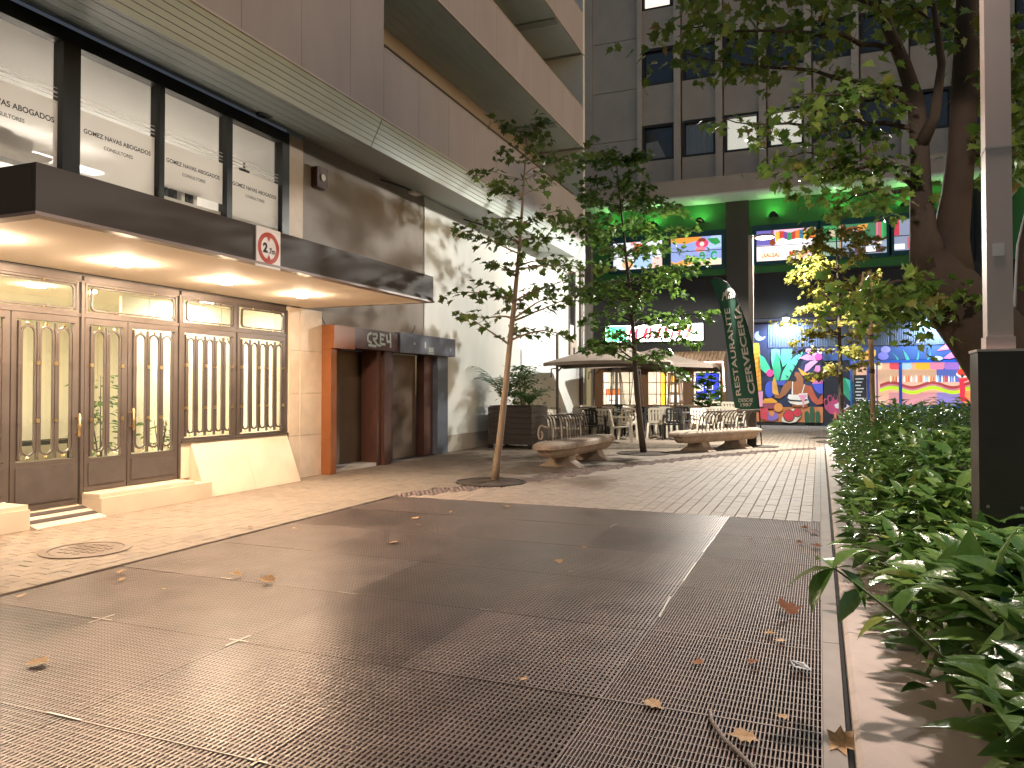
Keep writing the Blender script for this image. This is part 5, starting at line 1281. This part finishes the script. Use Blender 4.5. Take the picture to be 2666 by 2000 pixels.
# fuller tree by the terrace
d_ = 16.4
tr = [at(*p, d_) for p in ((1675, 1180), (1668, 1120), (1660, 1040), (1654, 960), (1650, 880), (1643, 780), (1632, 680), (1622, 580), (1612, 490), (1606, 420))]
tr[0].z = 0
tree('young_tree', 'dense leafy young tree in front of the restaurant terrace', tr, [.075, .068, .062, .055, .05, .042, .034, .024, .014, .006],
     [(.30, 1.2, 5), (.38, 1.4, 6), (.45, 1.6, 7), (.52, 1.7, 7), (.60, 1.8, 8), (.68, 1.6, 7), (.76, 1.45, 7), (.84, 1.25, 6), (.92, 1.0, 6), (.99, .75, 6)], m_maple2, .125, 6.0, m_bark2, group='street trees', up=.3)
soil_pit(tr[0].x, tr[0].y, .55, 'round soil pit around the dense leafy tree')
# yellow-green tree lit by the street lamp
d_ = 19.7
tr = [at(*p, d_) for p in ((2190, 1150), (2190, 1060), (2188, 960), (2186, 860), (2184, 760), (2182, 680), (2180, 600))]
tr[0].z = 0
tree('young_tree', 'yellow green young tree glowing beside the painted shop front', tr, [.07, .062, .055, .045, .035, .022, .008],
     [(.34, .85, 4), (.42, 1.1, 5), (.5, 1.25, 6), (.58, 1.3, 6), (.66, 1.35, 6), (.74, 1.3, 6), (.82, 1.2, 6), (.9, 1.0, 6), (.98, .7, 5)], m_yel_leaf, .12, 6.0, m_bark2, group='street trees', up=.3, leafdrop=.45)
soil_pit(tr[0].x, tr[0].y, .6, 'round soil pit around the yellow green tree')

# great plane tree on the right
d_ = 9.0
T0 = thing('plane_tree', 'great forked plane tree with dark trunk and broad overhanging crown', 'tree', tuple(at(2760, 1332, d_).xy) + (0,), 0)
A_ = lambda px, py, dd=0.: at(px, py, d_ + dd)
b0 = A_(2760, 1320); b0.z = 0
MB().tube([b0, A_(2735, 1200), A_(2690, 1060), A_(2630, 950), A_(2560, 860), A_(2490, 780), A_(2445, 710), A_(2425, 660)], [.66, .56, .50, .46, .41, .36, .30, .22], 18).build('trunk', m_bark3, T0, True)
MB().tube([A_(2430, 700), A_(2408, 600), A_(2402, 500), A_(2400, 380), A_(2392, 260), A_(2360, 160, -.1), A_(2318, 60, -.2), A_(2300, -80, -.3)], [.25, .15, .12, .105, .095, .08, .065, .05], 12).build('limb', m_bark2, T0, True)
MB().tube([A_(2470, 740), A_(2478, 620), A_(2496, 500), A_(2510, 380), A_(2518, 240), A_(2524, 100), A_(2534, -120)], [.30, .20, .165, .15, .14, .13, .11], 12).build('limb', m_bark3, T0, True)
MB().tube([A_(2660, 1000), A_(2690, 800, .1), A_(2690, 640, .2), A_(2720, 500, .3), A_(2760, 300, .4)], [.30, .2, .16, .14, .12], 12).build('limb', m_bark3, T0, True)
MB().tube([A_(2400, 380), A_(2440, 300, -.3), A_(2460, 160, -.5), A_(2440, 0, -.6)], [.09, .06, .045, .03], 8).build('limb', m_bark2, T0, True)
BR = [((2392, 330), (2250, 300), (2050, 330), (1880, 310), .3), ((2385, 240), (2200, 170), (1950, 190), (1740, 120), .0), ((2340, 120), (2150, 60), (1950, 80), (1780, 60), -.4), ((2400, 450), (2300, 420), (2180, 440), (2080, 460), .5),
      ((2310, 20), (2150, -60), (1950, -40), (1800, -20), -.7), ((2420, 520), (2330, 480), (2250, 480), (2180, 540), .2), ((2518, 260), (2580, 200), (2680, 180), (2780, 150), .4), ((2500, 420), (2560, 380), (2640, 400), (2720, 380), .6),
      ((2440, 760), (2380, 720), (2320, 730), (2250, 780), -.8), ((2470, 800), (2380, 790), (2300, 790), (2240, 820), -.5), ((2524, 100), (2460, 40), (2380, 20), (2300, -40), .6), ((2395, 280), (2300, 220), (2210, 240), (2100, 250), -.9),
      ((2402, 500), (2300, 380), (2180, 380), (2020, 400), -.2)]
items = []
for (p0, p1, p2, p3, dd) in BR:
    pts = []
    P4 = [A_(*p0), A_(*p1, dd * .6), A_(*p2, dd), A_(*p3, dd * 1.2)]
    for k in range(13):
        f_ = k / 12; u_ = 1 - f_
        pts.append(P4[0] * u_ ** 3 + P4[1] * 3 * u_ * u_ * f_ + P4[2] * 3 * u_ * f_ * f_ + P4[3] * f_ ** 3 + Vector((R.gauss(0, .02), R.gauss(0, .02), R.gauss(0, .02))))
    MB().tube(pts, [.035 * (1 - .85 * k / 12) for k in range(13)], 6).build('branch', m_bark2, T0)
    for k in range(3, 13):
        for s_ in range(4):
            dv = Vector((R.gauss(0, 1), R.gauss(0, 1), R.uniform(-.9, .45))).normalized(); ln = R.uniform(.15, .62)
            tip = pts[k] + dv * ln
            for g_ in (.45, .75, 1.0):
                for _ in range(R.choice((1, 1, 2))):
                    lv = Vector((dv.x + R.gauss(0, .6), dv.y + R.gauss(0, .6), -.45 + R.gauss(0, .4)))
                    items.append((pts[k].lerp(tip, g_) + Vector((R.gauss(0, .05), R.gauss(0, .05), R.gauss(0, .05))), leaf_rot(lv, .6), R.uniform(.085, .155)))
# loose crown high above the frame and to the right
for _ in range(800):
    c = A_(R.uniform(1760, 2760), R.uniform(-420, 120), R.uniform(-1.2, 1.6)); items.append((c, leaf_rot(Vector((R.gauss(0, 1), R.gauss(0, 1), -.5)), .6), R.uniform(.11, .2)))
for _ in range(420):
    c = A_(R.uniform(2540, 2760), R.uniform(60, 480), R.uniform(-.6, 1.4)); items.append((c, leaf_rot(Vector((R.gauss(0, 1), R.gauss(0, 1), -.5)), .6), R.uniform(.11, .2)))
for _ in range(90):
    c = A_(R.gauss(2400, 90), R.gauss(775, 22), R.uniform(-1.0, .2)); items.append((c, leaf_rot(Vector((R.gauss(0, 1), R.gauss(0, 1), -.6)), .6), R.uniform(.09, .15)))
leaf_set(T0, PALM, m_plane, items, 300)

# ------------------------------------------------------------------ hedge of glossy shrubs
m_hedge = leaf_mat('glossy_leaf', (.05, .13, .022), (.16, .27, .06), rough=.28, trans=.2, spec=.75, c3=(.26, .30, .06))
m_stem = mat('green_stem', (.10, .14, .04), rough=.5, var=.2, scale=20)
LONG = leaf_long(.20, .30)
LONG2 = leaf_long(.23, .45)
SHR = [('leafy green shrub spilling over the concrete edge with one long reaching shoot', 2.35), ('low glossy shrub in front of the dark lamp base', 3.7), ('glossy shrub pressed against the lamp post', 5.2), ('glossy shrub next after the lamp post along the kerb', 6.9),
       ('glossy shrub around the foot of the wooden stake', 10.9), ('dark green shrub between the lamp post and the wooden stake', 8.8), ('dark green shrub just beyond the wooden stake', 13.2), ('dark green shrub closest to the yellow green tree', 16.2)]
def hedge_top(x, y):
    return .80 + .10 * sin(x * 2.1 + y * .9) + .07 * sin(y * 2.3 + 1) + min(.22, max(0, (y - 3) * .035))
for si, (lb, yc) in enumerate(SHR):
    half = {0: .8, 1: .75, 2: .85, 3: .95, 5: 1.05, 4: 1.15, 6: 1.3, 7: 1.7}[si]
    xc = 1.55
    t = thing('shrub', lb, 'shrub', (xc, yc, .045), 0, 'hedge shrubs')
    items = []
    dens = {0: 380, 1: 360, 2: 320, 3: 300}.get(si, 210)
    n = int(dens * half * 2 * (4.2 if si == 0 else 3.0))
    for _ in range(n):
        y = yc + R.uniform(-1, 1) * half * 1.08; x = R.uniform(.32, 3.1) if R.random() < .6 else R.uniform(.22, .85)
        zt = hedge_top(x, y); e = min(1, max(0, (x - .18) / .5)) ** .5
        zt *= .45 + .55 * e
        z = zt - abs(R.gauss(0, .16)) if R.random() < .75 else R.uniform(.12, zt)
        if x < .45 and z > .75: continue
        if y < 3.4 and x < .50: continue
        if y < 5 and x < .36: continue
        if z < .10: z = .12 + R.random() * .1
        out = Vector((-.9 * (1 - e) + R.gauss(0, .75), R.gauss(0, .75), .25 + R.gauss(0, .35)))
        p = Vector((x, y, z))
        if (p - Vector((.82, 4.38, z))).length < .17: continue
        s = R.uniform(.065, .155) * (1.65 if y < 3.6 else 1.4 if y < 5.5 else 1.15 if y < 8 else 1)
        items.append((p, leaf_rot(out, .35), s))
    # rosettes of leaves at shoot tips
    for _ in range(int(n * .035)):
        y = yc + R.uniform(-1, 1) * half; x = R.uniform(.35, 2.9); z = hedge_top(x, y) * (.55 + .45 * min(1, (x - .1) / .6)) + R.uniform(0, .07)
        for k in range(6):
            a = k * 1.05 + R.random(); items.append((Vector((x, y, z)), leaf_rot(Vector((cos(a), sin(a), R.uniform(.1, .7))), .15), R.uniform(.07, .12) * (1.4 if y < 5 else 1)))
    leaf_set(t, LONG, m_hedge, items, 300 if si < 4 else 150)
    for k in range(26):
        y = yc + R.uniform(-1, 1) * half; x = R.uniform(.5, 2.8); zt = hedge_top(x, y) * .95
        MB().tube([(x + R.gauss(0, .12), y + R.gauss(0, .12), .04), (x + R.gauss(0, .05), y + R.gauss(0, .05), zt * .55), (x, y, zt)], [.011, .008, .004], 5).build('stem', m_stem, t)
    if si == 0:     # the long shoot reaching over the kerb
        pts = [at(2560, 1790, 2.75), at(2440, 1700, 2.85), at(2330, 1600, 2.95), at(2240, 1530, 3.05), at(2165, 1475, 3.12)]
        MB().tube(pts, [.009, .008, .007, .0055, .004], 6).build('stem', m_stem, t)
        tip = pts[-1]
        sp = [(pts[4], (-1, -.15, -.25), .15), (pts[4], (-.6, -.5, -.8), .15), (pts[4], (.35, .2, .3), .13), (pts[4], (-.2, .6, .1), .14), (pts[4] + Vector((.03, 0, 0)), (.5, -.3, -.5), .13),
              (pts[3], (-.5, -.3, -.6), .12), (pts[2], (.4, .5, .6), .15), (pts[2], (-.8, -.2, -.3), .13), (pts[1], (.3, -.4, -.4), .15), (pts[1], (.8, .6, .4), .16), (pts[3] + Vector((.02, 0, .01)), (.7, .5, .2), .12)]
        me = bpy.data.meshes.new('leaf'); me.from_pydata(*[LONG2[0], [], LONG2[1]]); me.update(); me.materials.append(m_hedge); me.polygons.foreach_set('use_smooth', [True] * len(me.polygons))
        for p, dv, s in sp:
            s *= 1.35
            o = bpy.data.objects.new('leaf', me); col.objects.link(o); o.parent = t; o.matrix_local = Matrix.Translation(p - org(t)) @ (leaf_rot(Vector(dv), .2) * s).to_4x4()
# wooden stake
m_stake = mat('pale_timber', (.45, .31, .20), rough=.7, var=.2, scale=8, stretch=(1, 1, .2))
sk = at(2265, 1012, 10.0)
t = thing('wooden_stake', 'pale wooden stake with dark ties standing in the hedge', 'stake', (sk.x, sk.y, .045))
MB().tube([(sk.x + .05, sk.y, .05), (sk.x, sk.y, 2.9), (sk.x, sk.y, 2.95)], [.035, .030, .018], 10).build('pole', m_stake, t)
for z in (2.35, 2.05, 1.6): MB().lathe([(.036, 0), (.038, .03), (.036, .06)], (sk.x + .05 * (1 - z / 2.9), sk.y, z), 10).build('tie', m_rust, t)
MB().tube([(sk.x - .09, sk.y + .02, 2.25), (sk.x - .10, sk.y + .02, 2.6), (sk.x - .07, sk.y + .01, 2.95)], [.012, .03, .012], 8).build('split_batten', m_stake, t)

# ------------------------------------------------------------------ planter box with palms, potted plant
m_pot = mat('dark_timber_box', (.04, .03, .024), rough=.6, var=.25, scale=12, stretch=(.2, .2, 3))
t = thing('planter_box', 'large dark planter box against the white wall', 'planter', (-6.7, 16.9, 0))
for k in range(7): MB().box((-7.25, 16.35, .10 + k * .125), (-6.15, 17.45, .10 + k * .125 + .118)).build('board', m_pot, t)
for (x, y) in ((-7.2, 16.4), (-6.2, 16.4), (-7.2, 17.4), (-6.2, 17.4)): MB().box((x - .04, y - .04, 0), (x + .04, y + .04, .10)).build('foot', m_black, t)
MB().box((-7.23, 16.37, .976), (-6.17, 17.43, 1.0)).build('soil', m_soil, t)
m_palm = leaf_mat('palm_leaf', (.03, .09, .02), (.09, .15, .04), trans=.3)
def palm(x, y, z, label, nf, ln, rise):
    t = thing('palm_plant', label, 'palm', (x, y, z), 0, 'palms in the planter')
    for k in range(nf):
        a = 2 * pi * k / nf + R.uniform(-.3, .3); L = ln * R.uniform(.7, 1.1); pts = []
        for i_ in range(9):
            f_ = i_ / 8; pts.append(Vector((x + cos(a) * L * .75 * f_ ** 1.2, y + sin(a) * L * .75 * f_ ** 1.2, z + L * rise * (f_ - .62 * f_ * f_))))
        fr = MB().tube(pts, [.010 * (1 - .8 * i_ / 8) for i_ in range(9)], 5).build('frond', m_palm, t)
        mb = MB()
        for i_ in range(2, 9):
            for h in (0, .5):
                p = pts[i_ - 1].lerp(pts[i_], h); d = (pts[i_] - pts[i_ - 1]).normalized(); sd = d.cross(Vector((0, 0, 1))).normalized()
                for s in (-1, 1):
                    e = p + (sd * s * .7 + d * .6 + Vector((0, 0, -.25))).normalized() * L * .30 * (1 - abs(i_ - 5) / 7)
                    w = d * .011; mb.add([tuple(p - w), tuple(p + w), tuple(p.lerp(e, .6) + w), tuple(e), tuple(p.lerp(e, .6) - w)], [(0, 1, 2, 3, 4)])
        mb.build('leaflet_row', m_palm, fr)
palm(-6.95, 16.65, 1.0, 'tall feathery palm at the wall side of the dark planter box', 11, 1.35, 1.6)
palm(-6.35, 16.7, 1.0, 'low feathery palm at the street side of the dark planter box', 10, .85, 1.1)
t = thing('potted_shrub', 'bushy dark plant in the middle of the planter box', 'plant', (-6.6, 16.9, 1.0))
items = []
for _ in range(520):
    z = 1.0 + R.random() ** .8 * .95; r = .28 * (1 - (z - 1.0) * .45)
    items.append((Vector((-6.6 + R.gauss(0, r), 16.9 + R.gauss(0, r), z)), leaf_rot(Vector((R.gauss(0, 1), R.gauss(0, 1), -.2)), .5), R.uniform(.08, .15)))
for k in range(6): MB().tube([(-6.6 + R.gauss(0, .05), 16.9 + R.gauss(0, .05), .99), (-6.6 + R.gauss(0, .12), 16.9 + R.gauss(0, .12), 1.8)], [.012, .004], 5).build('stem', m_stem, t)
leaf_set(t, LONG, m_palm, items, 120)
px_, py_ = -3.55, 26.9
t = thing('potted_plant', 'bright green big leaved plant in dark tub next to the banner', 'plant', (px_, py_, 0))
MB().lathe([(.20, 0), (.26, .1), (.32, .72), (.33, .75), (.28, .75), (.27, .70)], (px_, py_, 0), 20).build('tub', m_pot, t)
m_big = leaf_mat('broad_leaf', (.06, .20, .03), (.16, .32, .06), trans=.45)
items = []
for _ in range(150):
    a = R.random() * 6.28; z = .75 + R.random() * 1.15; r = R.uniform(.05, .34) * (1 if z < 1.6 else .6)
    items.append((Vector((px_ + r * cos(a), py_ + r * sin(a), z)), leaf_rot(Vector((cos(a), sin(a), R.uniform(-.3, .8))), .3), R.uniform(.22, .42)))
for k in range(7): MB().tube([(px_ + R.gauss(0, .05), py_ + R.gauss(0, .05), .7), (px_ + R.gauss(0, .12), py_ + R.gauss(0, .12), 1.6)], [.014, .006], 5).build('stem', m_stem, t)
leaf_set(t, LONG, m_big, items, 150)
# lobby plants
for (x, y, z, h, n, lb) in ((-8.45, 6.95, .12, 1.45, 190, 'tall leafy house plant behind the right hand lobby door'), (-8.3, 7.75, .12, .85, 70, 'small dark house plant behind the lobby window')):
    t = thing('house_plant', lb, 'plant', (x, y, z), 0, 'plants inside the lobby')
    MB().lathe([(.13, 0), (.17, .3), (.15, .3)], (x, y, z + .001), 16).build('pot', m_marble, t)
    items = []
    for _ in range(n):
        a = R.random() * 6.28; zz = z + .35 + R.random() * (h - .35); r = R.uniform(.03, .30)
        items.append((Vector((x + r * cos(a), y + r * sin(a), zz)), leaf_rot(Vector((cos(a), sin(a), -.1)), .4), R.uniform(.09, .17)))
    for k in range(4): MB().tube([(x, y, z + .25), (x + R.gauss(0, .08), y + R.gauss(0, .08), z + h)], [.012, .004], 5).build('stem', m_bark2, t)
    leaf_set(t, LONG, m_palm, items, n)

# ------------------------------------------------------------------ small things on the ground
m_dry = leaf_mat('dry_leaf', (.42, .24, .10), (.62, .40, .20), rough=.7, trans=.15)
m_dryb = leaf_mat('brown_dry_leaf', (.20, .075, .03), (.30, .13, .06), rough=.7, trans=.15)
FL = [(717, 1513, .13, 0), (88, 1730, .12, 0), (2055, 1600, .17, 1), (1681, 1819, .10, 0), (1962, 1915, .12, 0), (2150, 1930, .15, 0), (1990, 1648, .07, 0), (2025, 1668, .07, 0), (1037, 1409, .11, 0), (1452, 1456, .08, 0), (1312, 1318, .10, 0),
      (1086, 1350, .10, 0), (1095, 1367, .06, 0), (1170, 1333, .05, 0), (2030, 1855, .06, 0), (1950, 1725, .07, 1), (1815, 1727, .07, 1), (310, 1490, .07, 0), (325, 1508, .06, 0), (660, 1372, .08, 0), (775, 1376, .06, 0), (50, 1553, .08, 0), (630, 1497, .09, 0), (2085, 1375, .10, 1), (2090, 1413, .09, 1),
      (2125, 1385, .10, 1), (2130, 1425, .11, 1), (1360, 1768, .05, 0), (1040, 1526, .05, 0), (1490, 1487, .05, 0), (440, 1532, .06, 0), (1525, 1425, .05, 0), (1950, 1405, .05, 1), (2020, 1398, .05, 1)]
TD = leaf_palm(-.12)
for k, (px, py, s, br) in enumerate(FL):
    d = FPX * (CAM_H - .012) / (py - 1012); p = at(px, py, d)
    z0 = .014 if p.x < .0 else .022
    me = bpy.data.meshes.new('fallen_leaf'); rj = random.Random(k)
    c_ = rj.uniform(-.35, .45)
    me.from_pydata([(v[0] * rj.uniform(.75, 1.1), v[1], v[2] * .7 + c_ * v[0] * v[0] + .03) for v in TD[0]], [], TD[1]); me.update(); me.materials.append(m_dryb if br else m_dry)
    o = bpy.data.objects.new('fallen_leaf', me); col.objects.link(o)
    o.location = (p.x, p.y, z0); o.rotation_euler = (rj.gauss(0, .12), rj.gauss(0, .12), rj.random() * 6.28); o.scale = (s, s, s)
    tag(o, 'brown curled fallen leaf lying on the metal grating' if br else ('pale fallen leaf lying on the sidewalk pavers' if p.x < -5.1 else 'pale fallen leaf lying on street pavers beyond the grating' if p.y > 8.6 else 'small pale fallen leaf lying on the metal grating'), 'leaf', 'brown fallen leaves' if br else 'pale fallen leaves')
    if px == 2055: o['label'] = 'large curled brown leaf lying alone on the grating near the kerb'; del o['group']; o.rotation_euler = (.35, .2, .6)
    if px == 2150: o['label'] = 'yellow fallen leaf lying half on the kerb strip'; del o['group']
# cable poking out of the grating
o = MB().tube([(-.44, 3.40, -.05), (-.445, 3.37, .012), (-.425, 3.25, .022), (-.36, 3.12, .014), (-.30, 3.03, .013), (-.22, 2.9, .013), (-.12, 2.74, .013), (-.05, 2.6, .013)], .009, 8).build('cable', mat('cable_grey', (.16, .12, .10), rough=.6), None, True)
tag(o, 'thick grey cable poking out of the metal grating', 'cable')
o = MB(); rj = random.Random(5)
vs = [(rj.gauss(0, .022), rj.gauss(0, .022), abs(rj.gauss(0, .016))) for _ in range(14)]
o.add([(v[0] - .10, v[1] + 4.05, v[2] + .012) for v in vs], [(i_, (i_ + 3) % 14, (i_ + 5) % 14) for i_ in range(14)] + [(i_, (i_ + 1) % 14, (i_ + 4) % 14) for i_ in range(14)])
tag(o.build('plastic_wrapper', mat('clear_wrapper', (.7, .72, .72), rough=.12, spec=1.)), 'crumpled clear plastic wrapper by the kerb', 'wrapper')
# manhole cover in the sidewalk
t = thing('manhole_cover', 'round iron manhole cover set in the sidewalk pavers', 'manhole cover', (-5.91, 4.73, 0))
m_iron = mat('worn_iron', (.16, .12, .095), rough=.55, metal=.4, var=.25, scale=12, bump=.4, bscale=80)
MB().lathe([(.30, .001), (.36, .001), (.36, .009), (.30, .009)], (-5.91, 4.73, 0), 40, closed=True).build('ring', m_iron, t)
MB().lathe([(.001, .006), (.285, .006), (.285, .001)], (-5.91, 4.73, 0), 40).build('lid', m_iron, t)
for k in range(5):
    for j in range(5):
        x, y = -5.91 + (k - 2) * .085, 4.73 + (j - 2) * .085
        if math.hypot(x + 5.91, y - 4.73) < .24: MB().box((x - .022, y - .022, .0065), (x + .022, y + .022, .011)).build('tread', m_iron, t)
